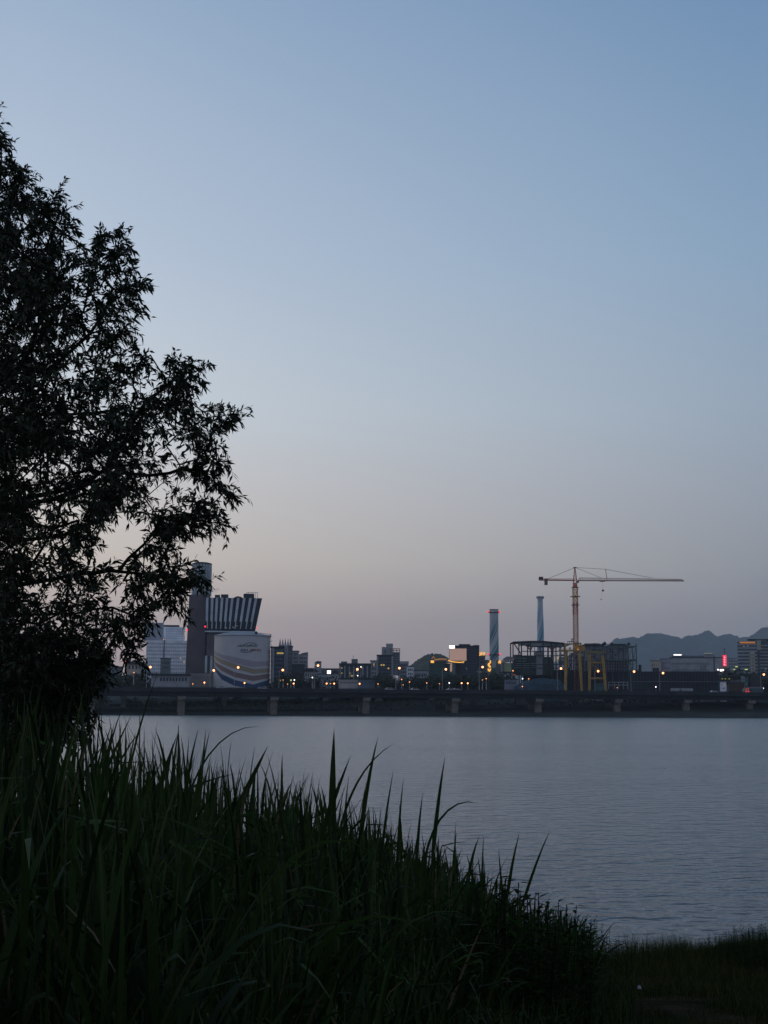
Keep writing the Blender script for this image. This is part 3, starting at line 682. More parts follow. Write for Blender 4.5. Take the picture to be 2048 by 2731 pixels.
MB().lathe(cx, YC2, [(9.6*pxm, z1-.2), (10.4*pxm, z1+.1), (10.4*pxm, z1+.8), (9.4*pxm, z1+1)], 36).build('cap', offwhite, c2)

# glowing upright signs beside the chimney
def blobsign(label, pts_list, Y, wd):
    s = thing('lit_sign', label, 'sign', (X(pts_list[0][0][0], Y), Y, 8)); m = MB()
    for pl in pts_list:
        for a, c in zip(pl[:-1], pl[1:]): m.beam(P(*a, Y), P(*c, Y), wd)
    m.build('lettering', e_yellow, s)
    px = sum(p[0] for p in pts_list[0])/len(pts_list[0]); 
    MB().box(X(px, Y)-1.4, X(px, Y)+1.4, Y+.6, Y+3, 7, Z(px, min(p[1] for p in pts_list[0])-1, Y)).build('sign_tower', midg, s)
blobsign('tall glowing yellow upright sign on the left of the thick chimney', [[(1307.5, 1761), (1307.8, 1768), (1302, 1771), (1303, 1776), (1308, 1777)], [(1304, 1768), (1304.5, 1779), (1309, 1778)], [(1302, 1783), (1303, 1790)], [(1308.5, 1783), (1305, 1791)]], 745, .6)
blobsign('small glowing yellow sign on the right of the thick chimney', [[(1332, 1762), (1330, 1769)], [(1333, 1762), (1335.5, 1770)], [(1331, 1763), (1335, 1763)]], 745, .65)

# ------------------------------------------------------------------ power plant, steel frame
YS = 720
r = thing('coal_conveyor_house', 'pale green plant block under a barrel roof right of the thick chimney', 'building', (X(1356, YS), YS+6, 6))
addbox(r, 'wall', 1345, 1363, 1768, 1791, YS, palegreen, 10); addbox(r, 'side_wall', 1363.2, 1372, 1768, 1791, YS, teal, 10)
addbox(r, 'dark_wall', 1340, 1344.8, 1766, 1791, YS, midg, 10); addbox(r, 'base_slab', 1338, 1376, 1791.2, 1794, YS, roofd, 11, -.3)
z_ = lambda px, py: (X(px, YS, py), Z(px, py, YS))
MB().prism([z_(1340, 1768), z_(1371, 1762), z_(1372, 1757), z_(1362, 1750.5), z_(1352, 1751), z_(1346, 1755)], YS-.2, YS+11).build('barrel_roof', mat('barrel', (0.2, 0.19, 0.18), .8), r)
m = MB(); m.beam(P(1337, 1768, YS-.5), P(1371, 1759, YS-.5), .5); m.build('roof_edge', greyw, r)
m = MB()
for px in (1342, 1352, 1362, 1372): m.beam((X(px, YS), YS+1, 7), (X(px, YS), YS+1, Z(px, 1794, YS)), .5)
m.build('support_legs', steel, r)
MB().ball(P(1368, 1789, YS-1), .3).build('wall_lamp', e_amber, r); addbox(r, 'wall_lamp', 1368, 1375, 1799, 1801, YS-2, e_orange, .2)
r = thing('green_machinery_block', 'dark green machinery block inside the open steel frame', 'building', (X(1430, YS+4), YS+10, 6))
for L, R2, tp, mm in ((1372, 1392, 1746, mat('machinery_green', (0.035, 0.065, 0.05), .7, var=.4, scale=.6)), (1392, 1430, 1750, None), (1430, 1447, 1748, offwhite), (1447, 1472, 1752, None)):
    addbox(r, 'casing', L, R2, tp, 1800, YS+4, mm or MATS['machinery_green'], 12)
addbox(r, 'silo_side', 1428, 1449, 1738, 1749, YS+6, greyw, 8)
m = MB()
for py in (1756, 1763, 1770, 1775, 1781): m.beam(P(1374, py, YS+3.6), P(1430 if py > 1768 else 1405, py, YS+3.6), .28)
m.build('pipes', offwhite, r)
for px, py, wd in ((1455, 1756, 6), (1456, 1764, 5), (1387, 1760, 5), (1412, 1788, 6)): addbox(r, 'duct', px, px+wd, py, py+4, YS+3.6, teal, 1)
r = thing('steel_frame', 'open dark steel frame with a truss roof in front of the slim chimney', 'structure frame', (X(1437, YS), YS+8, 6))
cols_ = [(1368.5, 1712), (1391, 1711), (1415, 1709.5), (1449, 1710), (1471, 1712), (1483, 1714), (1505, 1716)]
for k, (px, tp) in enumerate(cols_):
    m = MB()
    for dy in (0, 14): m.box(X(px, YS, 1760)-.28, X(px, YS, 1760)+.28, YS+dy, YS+dy+.56, 6, Z(px, tp, YS))
    m.build('column', rust if k == 0 else steel, r)
m = MB(); pl = [(1368, 1713), (1391, 1712), (1415, 1711), (1449, 1711), (1471, 1713), (1505, 1716)]
for a, c in zip(pl[:-1], pl[1:]):
    m.beam(P(*a, YS), P(*c, YS), .7); m.beam(P(*a, YS)+Vector((0, 14, 0)), P(*c, YS)+Vector((0, 14, 0)), .7)
for a in pl: m.beam(P(*a, YS), P(*a, YS)+Vector((0, 14, 0)), .5)
m.build('top_beam', steel, r)
addbox(r, 'truss_deck', 1391, 1415, 1713, 1719, YS, mat('deck_greygreen', (0.13, 0.16, 0.17), .7), 13, .6); addbox(r, 'truss_deck', 1415, 1450, 1711, 1723, YS, mat('deck_light', (0.20, 0.23, 0.24), .7), 13, .6); addbox(r, 'truss_deck', 1450, 1505, 1716, 1724, YS, MATS['deck_greygreen'], 13, .6)
m = MB()
for a, c in (((1369, 1714), (1391, 1746)), ((1400, 1719), (1415, 1734)), ((1421, 1722), (1415, 1734)), ((1471, 1734), (1462, 1722)), ((1471, 1734), (1483, 1724))): m.beam(P(*a, YS), P(*c, YS), .5)
m.build('brace', rust, r)
for py in (1737, 1749, 1772, 1782):
    m = MB(); m.beam(P(1391 if py < 1760 else 1415, py, YS), P(1505, py, YS), .35); m.build('floor_beam', steel, r)
for px in (1426, 1460, 1477, 1492): 
    m = MB(); m.beam(P(px, 1724, YS+1), P(px, 1795, YS+1), .25); m.build('hanger', steel, r)
for L, R2, tp, bt, mm in ((1483, 1489, 1744, 1750, e_winpale), (1492, 1503, 1745, 1750, offwhite), (1483, 1489.5, 1753, 1758, e_win), (1491, 1504, 1752, 1759, offwhite), (1484, 1488, 1761, 1766, e_winpale), (1473, 1476, 1754, 1759, offwhite), (1490, 1503, 1762, 1770, midg)):
    addbox(r, 'panel', L, R2, tp, bt, YS+2, mm, .5)
# dark base hall behind the bridge on the right and blue mound
r, x0, x1, zt = body('dark_plant_base', 'long black plant base hall behind the yellow gantry', 1395, 1700, 1789, 735, darkw, 20, cap=.4)
windows(r, x0+2, x1-2, 9, zt-1, 40, 2, 735, .12, .7, steel)
r, x0, x1, zt = body('noise_barrier', 'long dark barrier wall below the long grey building', 1690, 1912, 1793, 690, mat('barrier_dark', (0.022, 0.028, 0.038), .8, var=.35), 6, 'wall', cap=.4)
m = MB()
for i in range(28): xx = x0+(x1-x0)*(i+.5)/28; m.box(xx-.12, xx+.12, 689.7, 689.98, 6, zt)
m.build('posts', steel, r)
m = MB(); m.beam((x0, 689.6, Z(1800, 1818, 690)), (x1, 689.6, Z(1800, 1818, 690)), .25); m.build('rail', midg, r)
# earth mound under blue tarp
ms = MB(); prof_ = [(1372, 1832), (1385, 1824), (1400, 1816), (1420, 1811), (1445, 1808), (1470, 1810), (1495, 1813), (1512, 1832)]
front = [P(a, c, 668) for a, c in prof_]
for p in front: pass
nvs = []; 
for k_, (yo, sc) in enumerate(((-8, 0.0), (-3, .75), (2, 1), (8, .8), (14, 0))):
    for p in front: nvs.append((p.x, 668+yo+rng.normal()*.4, 6.5+(p.z-6.5)*sc+(rng.normal()*.15 if sc else 0)))
nf = [(j*8+i, j*8+i+1, (j+1)*8+i+1, (j+1)*8+i) for j in range(4) for i in range(7)]
ms.add(nvs, nf); tag(ms.build('tarp_mound', bluep, org=(X(1440, 668), 668, 6.5)), 'low mound under dark blue tarpaulin in front of the steel frame', 'mound')
r, x0, x1, zt = simple('site_office', 'pale blue-grey site cabin left of the blue tarpaulin mound', 1345, 1380, 1813, 672, mat('cabin_pale', (0.17, 0.19, 0.24), .7), 5, 1, 2.4, 6, cat='cabin', wm=darkw)
r, x0, x1, zt = simple('site_office', 'small teal site cabin at the foot of the yellow gantry', 1590, 1608, 1822, 668, teal, 4, 1, 1.8, 5, cat='cabin', wm=darkw)
r, x0, x1, zt = simple('site_office', 'low teal cabin left of the first gantry leg', 1488, 1504, 1824, 668, teal, 3, 1, 1.5, 5, cat='cabin', wm=darkw)
fe = thing('site_fence', 'white rail fence right of the yellow gantry', 'fence', P(1650, 1830, 664)); m = MB()
for px in (1623, 1639, 1650, 1662, 1674): m.beam(P(px, 1819, 664), P(px, 1838, 664), .22)
m.build('post', offwhite, fe); m = MB()
for py in (1819.5, 1827): m.beam(P(1623, py, 664), P(1675, py, 664), .28)
m.build('rail', offwhite, fe)

# right plant block
YP = 705
r = thing('plant_building', 'large dark power plant block under construction right of the tower crane', 'building', (X(1628, YP), YP+10, 6))
pb = mat('plant_block', (0.22, 0.24, 0.26), .7, var=.45, scale=.5)
addbox(r, 'upper_floor', 1561, 1618, 1722, 1762, YP+6, pb, 16); addbox(r, 'upper_floor', 1618, 1676, 1724, 1757, YP+2, mat('plant_block_blue', (0.26, 0.30, 0.35), .7, var=.4, scale=.5), 18)
addbox(r, 'lower_floor', 1561, 1676, 1762.3, 1790, YP+3, darkw, 16)
addbox(r, 'floor_slab', 1618, 1698, 1757.3, 1762, YP-.6, steelg, 18); addbox(r, 'roof_slab', 1618, 1697, 1722, 1725, YP-.6, steelg, 18)
for px in (1559, 1573, 1587, 1602, 1618, 1634, 1650, 1663, 1676, 1687, 1697.5):
    m = MB(); m.box(X(px, YP, 1760)-.22, X(px, YP, 1760)+.22, YP, YP+.45, 6, Z(px, 1724 if px < 1690 else 1716, YP)); m.build('column', steelg if px > 1670 else steel, r)
m = MB()
for px in range(1566, 1674, 6): m.beam(P(px, 1763, YP+1), P(px, 1790, YP+1), .15)
for px in range(1564, 1672, 9): m.beam(P(px, 1728, YP+1.5), P(px+random.uniform(-3, 3), 1757, YP+1.5), .2)
m.build('pipework', mat('pipe_grey', (0.12, 0.14, 0.15), .5), r)
for k in range(34):
    px = random.uniform(1564, 1665); py = random.uniform(1728, 1752); addbox(r, 'duct', px, px+random.uniform(4, 12), py, py+random.uniform(2, 5), YP+1.2, random.choice([midg, steelg, darkw, roofd, greyw, darkw]), .6)
# condenser fans on the roof, flared ends
def fanrow(L, R2, top, bot):
    m = MB(); m.prism([z2(L, bot), z2(R2, bot), z2(R2+2, top+.5), z2(L-1, top+.5)], YP+1, YP+12); m.build('condenser_deck', roofd, r)
    for i in range(int((R2-L)/5)):
        px = L+2+i*5; m = MB(); m.lathe(X(px, YP, top), YP+2.5, [(.42, Z(px, top+.4, YP)), (.5, Z(px, top-1.6, YP))], 10); m.build('fan', steel, r)
z2 = lambda px, py: (X(px, YP, py), Z(px, py, YP))
fanrow(1561, 1604, 1717, 1721); fanrow(1631, 1673, 1718, 1722)
for a, c in (((1604, 1722), (1615.5, 1714)), ((1634, 1718.5), (1627.5, 1716.5)), ((1673, 1719), (1680, 1716))):
    m = MB(); m.beam(P(*a, YP+.6), P(*c, YP+.6), 1.3); m.build('flared_duct', roofd, r)
sc2 = MB()
for px in range(1560, 1700, 7): sc2.beam(P(px, 1724, YP-1.2), P(px, 1792, YP-1.2), .13)
for py in range(1728, 1792, 8): sc2.beam(P(1560, py, YP-1.2), P(1697, py, YP-1.2), .11)
for k in range(24):
    px = 1560+7*random.randrange(19); py = 1728+8*random.randrange(7); sc2.beam(P(px, py, YP-1.2), P(px+7, py+8, YP-1.2), .1)
sc2.build('scaffolding', mat('scaffold_grey', (0.24, 0.25, 0.25), .6), r)
MB().prism([z2(1588, 1716), z2(1606, 1716), z2(1597, 1711.5)], YP+13, YP+20).build('gable', steelg, r)
m = MB()
for a, c in (((1676, 1757), (1687, 1725)), ((1687, 1757), (1697, 1725)), ((1677, 1762), (1697, 1790)), ((1697, 1762), (1677, 1790))): m.beam(P(*a, YP), P(*c, YP), .22)
m.build('brace', steelg, r)
for L, R2, tp, bt in ((1686, 1692, 1748, 1756), (1674, 1682, 1764, 1778), (1680, 1688, 1780, 1786)): addbox(r, 'panel', L, R2, tp, bt, YP+2, offwhite, .3)
r = thing('pipe_rack', 'tangle of grey pipes and platforms behind the first two gantry legs', 'pipe rack', (X(1532, 716), 716, 6))
for k in range(13):
    px = 1506+k*4.4+random.uniform(-1, 1); m = MB(); m.beam(P(px, 1738+random.uniform(0, 16), 716), P(px+random.uniform(-1, 1), 1796, 716), random.choice([.18, .3, .5])); m.build('pipe', random.choice([steel, midg, greyw, teal, rust]), r)
for py in (1741, 1752, 1763, 1769, 1781):
    m = MB(); m.beam(P(1505, py, 716.5), P(1561, py+random.uniform(-1, 1), 716.5), .3); m.build('platform', random.choice([steel, greyw, midg]), r)
for k in range(18):
    px = random.uniform(1506, 1556); py = random.uniform(1742, 1780); addbox(r, 'casing', px, px+random.uniform(2, 7), py, py+random.uniform(3, 9), 717, random.choice([midg, darkw, teal, greyw, roofd]), 1.5, random.uniform(0, .8))
r = thing('stub_stack', 'short dark stack beside the right end of the plant block', 'chimney', P(1708, 1793, 730))
m = MB(); m.tube((X(1708, 730), 730, 7), (X(1708, 730), 730, Z(1708, 1773, 730)), .75, n=12); m.build('shaft', darkw, r)
m = MB(); m.tube((X(1708, 730), 730, Z(1708, 1776, 730)), (X(1708, 730), 730, Z(1708, 1774.5, 730)), .95, n=12); m.build('rim', steel, r)

# ------------------------------------------------------------------ yellow gantry
YG = 655
g = thing('yellow_gantry', 'tall yellow gantry crane on four splayed legs in front of the plant', 'crane', (X(1560, YG), YG+3, 8))
def zb3(px, py, dy=0): return P(px, py, YG+dy)
for (a, c, dy) in (((1510, 1738), (1507.5, 1831), 0), ((1545, 1740), (1552, 1832), 0), ((1572.5, 1744), (1571.5, 1832), 3), ((1607, 1748), (1616, 1832), 3)):
    m = MB(); p, q = zb3(*a, dy), zb3(*c, dy); q = Vector((q.x+(q.x-p.x)*.15, q.y, 7.0)); m.tube(p, q, .72, .62, 8); lg = m.build('leg', yellow, g)
for a, c in (((1574, 1767.5), (1611, 1767.5)), ((1572, 1809.5), (1613, 1809.5))):
    m = MB(); m.beam(zb3(*a, 3), zb3(*c, 3), .75); m.build('cross_beam', yellow, g)
m = MB(); m.beam(zb3(1574, 1768, 3), zb3(1604, 1790, 3), .25); m.build('brace', yellow, g)
a, c = zb3(1490, 1735), zb3(1545, 1735.5)
MB().box(a.x, c.x, YG-.8, YG+.8, Z(1515, 1738, YG), Z(1515, 1733, YG)).build('main_girder', yellow, g)
a, c = zb3(1545, 1737), zb3(1618, 1739)
MB().box(a.x+.1, c.x, YG+2, YG+4, Z(1580, 1741, YG), Z(1580, 1737, YG)).build('main_girder', mat('yellow_dull', (0.22, 0.17, 0.05), .7), g)
m = MB()
for px in range(1491, 1546, 5): m.beam(zb3(px, 1733, -.7), zb3(px, 1730, -.7), .1)
m.beam(zb3(1490, 1730, -.7), zb3(1545, 1730.5, -.7), .12); m.build('walkway_railing', yellow, g)
m = MB()
for a, c in (((1507, 1734), (1507, 1718)), ((1505.5, 1718), (1550, 1716)), ((1549, 1716), (1549, 1734)), ((1507, 1724), (1520, 1718)), ((1520, 1734), (1520, 1726)), ((1530, 1734), (1530, 1726))): m.beam(zb3(*a), zb3(*c), .55)
m.build('hoist_frame', yellow, g)
addbox(g, 'trolley', 1533, 1548, 1720, 1733, YG, mat('yellow_warm', (0.45, 0.22, 0.04), .6), 3, .5); addbox(g, 'trolley', 1548.3, 1561, 1723, 1734, YG, MATS['yellow_warm'], 3, .8)
MB().ball(P(1541, 1731.5, YG-.3), .3).build('work_lamp', e_yellow, g)

# ------------------------------------------------------------------ tower crane
YR = 735; cxr = X(1534.5, YR, 1620)
tc_ = thing('tower_crane', 'tall red and orange tower crane with a long horizontal jib', 'crane', (cxr, YR, 6))
def mast(z0, z1, hw, m, name):
    b_ = MB(); n_ = max(1, round((z1-z0)/2.4))
    for sx in (-hw, hw):
        for sy in (-hw, hw): b_.beam((cxr+sx, YR+sy, z0), (cxr+sx, YR+sy, z1), .38)
    for j in range(n_):
        za = z0+(z1-z0)*j/n_; zc = z0+(z1-z0)*(j+1)/n_
        for (a_, c_) in (((-hw, -hw), (hw, -hw)), ((hw, -hw), (hw, hw)), ((hw, hw), (-hw, hw)), ((-hw, hw), (-hw, -hw))):
            p, q = (cxr+a_[0], YR+a_[1]), (cxr+c_[0], YR+c_[1])
            if j % 2: p, q = q, p
            b_.beam((*p, za), (*q, zc), .26); b_.beam((*q, za), (*p, zc), .2); b_.beam((*p, zc), (*q, zc), .26)
    return b_.build(name, m, tc_)
zz = lambda py: Z(1534, py, YR)
hw = 1.15
mast(6, zz(1714), hw, mat('crane_lower', (0.30, 0.12, 0.09), .6), 'mast_section'); mast(zz(1714), zz(1640), hw, crane_pale, 'mast_section'); mast(zz(1640), zz(1608), hw, crane_red, 'mast_section'); mast(zz(1608), zz(1567), hw, crane_or, 'mast_section')
for py, k in ((1567, 1.7), (1591, 2.4), (1613.5, 1.9)):
    m = MB(); z = zz(py)
    for s in (-k, k):
        m.beam((cxr-k, YR+s, z), (cxr+k, YR+s, z), .25); m.beam((cxr+s, YR-k, z), (cxr+s, YR+k, z), .25)
    m.box(cxr-1.3, cxr+1.3, YR-1.3, YR+1.3, z-.1, z+.1); m.build('collar', rust, tc_)
MB().lathe(cxr, YR, [(1.0, zz(1566.5)), (1.3, zz(1563)), (1.1, zz(1556)), (.8, zz(1554))], 14).build('slewing_unit', crane_red, tc_)
m = MB(); zj = zz(1548)
for sx in (-.95, .95):
    for sy in (-.95, .95): m.beam((cxr+sx, YR+sy, zz(1556)), (cxr+sx*.15, YR+sy*.15, zz(1513)), .28)
for j in range(1, 7):
    z = zz(1556)+(zz(1513)-zz(1556))*j/7; s = .95*(1-.85*j/7)
    m.beam((cxr-s, YR-s, z), (cxr+s, YR-s, z), .16); m.beam((cxr+s, YR-s, z), (cxr+s, YR+s, z), .16)
    m.beam((cxr-s, YR-s, z), (cxr+s*.85, YR-s*.85, z+1.1), .14)
m.build('tower_head', crane_red, tc_)
MB().box(cxr-.8, cxr+.8, YR-.5, YR+.5, zz(1514.5), zz(1512.5)).build('head_cap', steel, tc_)
yj = 0
def jp(px, py, dy=0): p = P(px, py, YR); p.y += dy; return p
m = MB(); A_, B_ = jp(1541, 1548.5), jp(1824, 1549.5); At, Bt = jp(1546, 1541), jp(1819, 1545)
for dy in (-.8, .8): m.beam(A_+Vector((0, dy, 0)), B_+Vector((0, dy, 0)), .3)
m.beam(At, Bt, .2); n_ = 44
for k in range(n_):
    t0, t1 = k/n_, (k+1)/n_; tm_ = (t0+t1)/2
    for dy in (-.8, .8):
        d = Vector((0, dy, 0)); m.beam(A_.lerp(B_, t0)+d, At.lerp(Bt, tm_), .13); m.beam(At.lerp(Bt, tm_), A_.lerp(B_, t1)+d, .13)
m.beam(A_, At, .18); m.build('jib', mat('jib_paint', (0.26, 0.15, 0.12), .6), tc_)
m = MB(); C_, D_ = jp(1533, 1547.5), jp(1438, 1546.5)
for dy in (-.7, .7): m.beam(C_+Vector((0, dy, 0)), D_+Vector((0, dy, 0)), .55)
for k in range(14): m.beam(C_.lerp(D_, k/14)+Vector((0, -.7, 0)), C_.lerp(D_, (k+1)/14)+Vector((0, .7, 0)), .25)
m.beam(C_+Vector((0, 0, .9)), D_+Vector((0, 0, .7)), .14); m.build('counter_jib', crane_red, tc_)
def cb(name, L, R2, tp, bt, m_): return MB().box(jp(L, tp).x, jp(R2, tp).x, YR-.9, YR+.9, Z(L, bt, YR), Z(L, tp, YR)).build(name, m_, tc_)
cb('winch_house', 1437, 1448, 1538.5, 1547, mat('winch_dark', (0.10, 0.03, 0.035), .6)); cb('counterweight', 1452, 1460, 1543.5, 1560, mat('counterweight', (0.13, 0.12, 0.10), .9))
cb('cab', 1538.5, 1543.5, 1548.8, 1554.5, mat('cab_glass', (0.06, 0.08, 0.11), .3))
apex = jp(1534, 1513.5)
for a_, c_, w_ in ((apex, jp(1460, 1544), .16), (apex, jp(1614.5, 1518), .14), (jp(1614.5, 1518), jp(1740, 1541.5), .16), (apex, jp(1603, 1541), .14)):
    m = MB(); m.beam(a_, c_, w_); m.build('tie_rod', steel, tc_)
m = MB(); m.beam(jp(1614.5, 1518), jp(1619, 1545), .32); m.build('king_post', crane_or, tc_)
m = MB(); q = jp(1606.5, 1550); m.box(q.x-1.2, q.x+1.2, YR-.7, YR+.7, q.z-.35, q.z+.2); tr = m.build('trolley', crane_red, tc_)
m = MB(); q2 = jp(1608, 1575); m.beam(q, q2, .05); q3 = jp(1603, 1598.5); m.build('hoist_rope', steel, tc_)
m = MB(); m.ball((q2.x, q2.y, q2.z), .55); m.beam((q2.x-.6, q2.y, q2.z-.1), (q2.x+.6, q2.y, q2.z-.1), .4); m.tube((q2.x, q2.y, q2.z), (q2.x, q2.y, q2.z+1), .25, .08); m.build('hook_block', steel, tc_)
m = MB(); m.beam((q2.x, q2.y, q2.z), q3, .035); m.ball(q3, .33); m.build('hook', steel, tc_)
# little mast platform behind yellow frame
m = MB(); 
for a, c in (((1513, 1711), (1532, 1711)), ((1524, 1714), (1524, 1704)), ((1528, 1714), (1528, 1702)), ((1524, 1704), (1530, 1704))): m.beam(P(*a, YR-4), P(*c, YR-4), .28)
for px in (1514, 1519): m.beam(P(px, 1711, YR-4), P(px, 1716, YR-4), .2)
m.build('access_platform', steel, tc_)

# ------------------------------------------------------------------ right city
r, x0, x1, zt = simple('beige_building', 'small beige block with a dark opening, first right of the plant', 1735, 1762, 1763, 960, beige, 4, 1, 5, 14, fx=.2)
addbox(r, 'doorway', 1740, 1757, 1781, 1796, 960, darkw, .3, -.32)
r, x0, x1, zt = simple('white_building', 'plain white block between the beige block and the long grey building', 1762, 1789, 1758, 965, mat('lilac_white', (0.30, 0.29, 0.33), .8), 5, 2, 8, 14, fx=.25)
r, x0, x1, zt = body('long_grey_building', 'long pale grey building below the mountains with a glowing white roof sign', 1788, 1928, 1755, 985, greyw, 26, cap=.6)
addbox(r, 'upper_storey', 1792, 1905, 1748, 1755, 985, midg, 14, 4); addbox(r, 'penthouse', 1876, 1903, 1744, 1755, 985, greyw, 9, 3)
windows(r, x0+1, x1-10, 14, zt-1.5, 24, 5, 985, .55, .3, midg); windows(r, X(1868, 985), X(1884, 985), Z(1876, 1786, 985), Z(1876, 1774, 985), 5, 4, 985, .45, .4, darkw, proud=.3)
addbox(r, 'wall_slot', 1902, 1904.5, 1752, 1790, 985, darkw, .3, -.35)
sign('roof_sign', 'bright white roof sign on the left end of the long grey building', 1796.5, 1817, 1745.2, 1747.6, 984, e_white, False, zg=Z(1806, 1748, 984))
sign('roof_sign', 'dim pale roof sign on the right end of the long grey building', 1877, 1900, 1741.5, 1743.5, 984, e_winpale, False, zg=Z(1888, 1744, 984))
# red vertical sign on mast
s = thing('red_vertical_sign', 'tall glowing red vertical sign with four pink lit marks', 'sign', (X(1933, 930), 931, 8))
addbox(s, 'panel', 1929, 1937, 1747.5, 1776, 930, e_red, .8)
for py in (1753, 1759.5, 1766, 1772.5):
    p = P(1932.6, py, 929.6); m = MB(); m.tube(p, p+Vector((0, .35, 0)), .42, n=12); m.build('lettering', e_pink, s)
addbox(s, 'base_sign', 1927.5, 1939, 1777, 1783, 930, mat('orange_base', (0.35, 0.2, 0.08), .7), 1)
m = MB()
m.beam(P(1932, 1747, 931), P(1932, 1728, 931), .28); m.beam(P(1928, 1731, 931), P(1936, 1731, 931), .2); m.beam(P(1929, 1738, 931), P(1935, 1738, 931), .2); m.build('mast', steel, s)
r, x0, x1, zt = simple('grey_building', 'dark block under the red vertical sign', 1922, 1946, 1783, 932, midg, 4, 2, 6, 10)
# concave office
YR2 = 850
r = thing('striped_office_tower', 'wide office tower with pale storey bands and lit gold top line, right edge', 'building', (X(2015, YR2), YR2+12, 6))
xl, xr = X(1971, YR2), X(2022, YR2); FACE.append((r, (xl+xr)/2, YR2))
MB().box(xl, xr, YR2, YR2+22, 6, Z(1996, 1711, YR2)).build('wall', glassb, r)
for j in range(9):
    zc = Z(1996, 1719+j*9.2, YR2); MB().box(xl-.2, xr, YR2-.5, YR2-.02, zc-.45, zc+.45).build('storey_band', offwhite, r)
addbox(r, 'light_line', 1973.5, 2014, 1712, 1714.2, YR2-.6, e_gold, .3); addbox(r, 'light_line', 1976, 2014, 1714.6, 1716, YR2-.5, e_orange, .3)
addbox(r, 'cornice', 1971, 2016, 1709, 1711.5, YR2, greyw, 22, -.2)
MB().box(X(2022.1, YR2), X(2110, YR2), YR2+1, YR2+24, 6, Z(2035, 1709, YR2)).build('side_wing', mat('wing_glass', (0.06, 0.085, 0.10), .4), r)
for j in range(10):
    zc = Z(2040, 1722+j*8.6, YR2); MB().box(X(2028.5, YR2), X(2110, YR2), YR2+.5, YR2+.98, zc-.28, zc+.28).build('storey_band', greyw, r)
crm = mat('cream_strip', (0.34, 0.33, 0.27), .8)
addbox(r, 'cream_panel', 2018, 2028, 1709, 1734, YR2, crm, 1, -1.1)
cp = addbox(r, 'cream_panel', 1999, 2013, 1738, 1795, YR2, crm, 1.4, -1.45)
for j in range(5):
    for dx in (2.5, 9.5): addbox(r, 'window', 1999+dx, 2001+dx, 1745+j*9.5, 1748.5+j*9.5, YR2-1.5, darkw, .1, -.05)
addbox(r, 'roof', 1990, 2052, 1704.5, 1707, YR2+2, roofd, 18); addbox(r, 'rooftop_box', 2013, 2040, 1706.8, 1710.2, YR2+2, midg, 16)
for (px, py) in ((2041, 1785), (1995, 1723), (1985, 1724)): MB().ball(P(px, py, YR2-.8), .35).build('window', e_winpale, r)
# trees and small houses under it
for i, (L, R2, tp, Yv, mm, lb) in enumerate(((1958, 1974, 1789, 800, midg, 'narrow grey house with green-lit sign below the striped office tower'), (1976, 1988, 1803, 730, greyw, 'tiny pale house at the foot of the striped office tower'),
        (1989, 2001, 1791, 790, greyw, 'slim pale block left of the dark brown building'), (1986, 1995, 1806, 700, teal, 'small teal hut behind the red-lit truck'))):
    simple('small_house', lb, L, R2, tp, Yv, mm, 3, 3, 6, 8, fx=.4, fz=.4, cat='house')
r, x0, x1, zt = simple('brown_building', 'dark brown flat building above the bus on the bridge', 2001, 2032, 1802, 720, mat('dark_brown', (0.05, 0.038, 0.04), .8), 6, 1, 3, 10)
r, x0, x1, zt = simple('lilac_house', 'pale lilac house below the two white lights near the red vertical sign', 1911, 1925, 1793, 760, mat('lilac', (0.25, 0.23, 0.29), .8), 3, 2, 5, 8, fx=.4, cat='house')
r, x0, x1, zt = simple('white_cabin', 'small white cabin with six dark windows rising above the bridge', 1920, 1936.5, 1818, 672, mat('cabin_white', (0.75, 0.74, 0.80), .7), 3, 2, 4, 6, fx=.35, fz=.4, wm=darkw, cat='cabin', cap=.3)
addbox(r, 'side_strip', 1916.5, 1919.8, 1813.5, 1841, 672, teal, 4)
r, x0, x1, zt = simple('grey_building', 'broad dim grey roof strip behind the white cabin', 1936, 1975, 1813, 730, midg, 6, 1, 2.5, 8)
r, x0, x1, zt = simple('autumn_shed', 'dull orange-brown shed beside the white cabin', 1944, 1984, 1822, 690, mat('orange_brown', (0.075, 0.05, 0.035), .9, var=.5, scale=1.2), 5, 1, 2, 8, fx=.3)
r, x0, x1, zt = simple('grey_building', 'thin pale building on the skyline between the red sign and the striped tower', 1942, 1971, 1757, 1150, greyw, 6, 3, 8)
for px, py, wd, lb in ((1958, 1785.5, 4, 'small green-white lit sign left of the slim pale block'), (1990, 1785.5, 8, 'wider green-white lit sign below the striped tower bands'), (1964, 1778, 7, 'upper green-white lit sign near the striped tower corner')):
    sign('lit_sign', lb, px-wd/2, px+wd/2, py-1.2, py+1.2, 790, e_wgreen, True)
for px, lb in ((1926, 'left'), (1934, 'middle'), (1945, 'right')): sign('lit_sign', lb+'most of three dim yellow-green lights above the white cabin' if lb != 'middle' else 'middle one of three dim yellow-green lights above the white cabin', px-2, px+2, 1809.5, 1811.5, 700, mat('dim_yellow', None, emit=(.5, .5, .12), es=.5), True)
sign('lit_sign', 'glowing white oblong sign under the red vertical sign', 1920, 1930, 1785, 1790, 755, e_white, True); sign('lit_sign', 'small glowing white square light left of the oblong sign', 1913, 1917, 1784.5, 1787.5, 755, e_white, True)

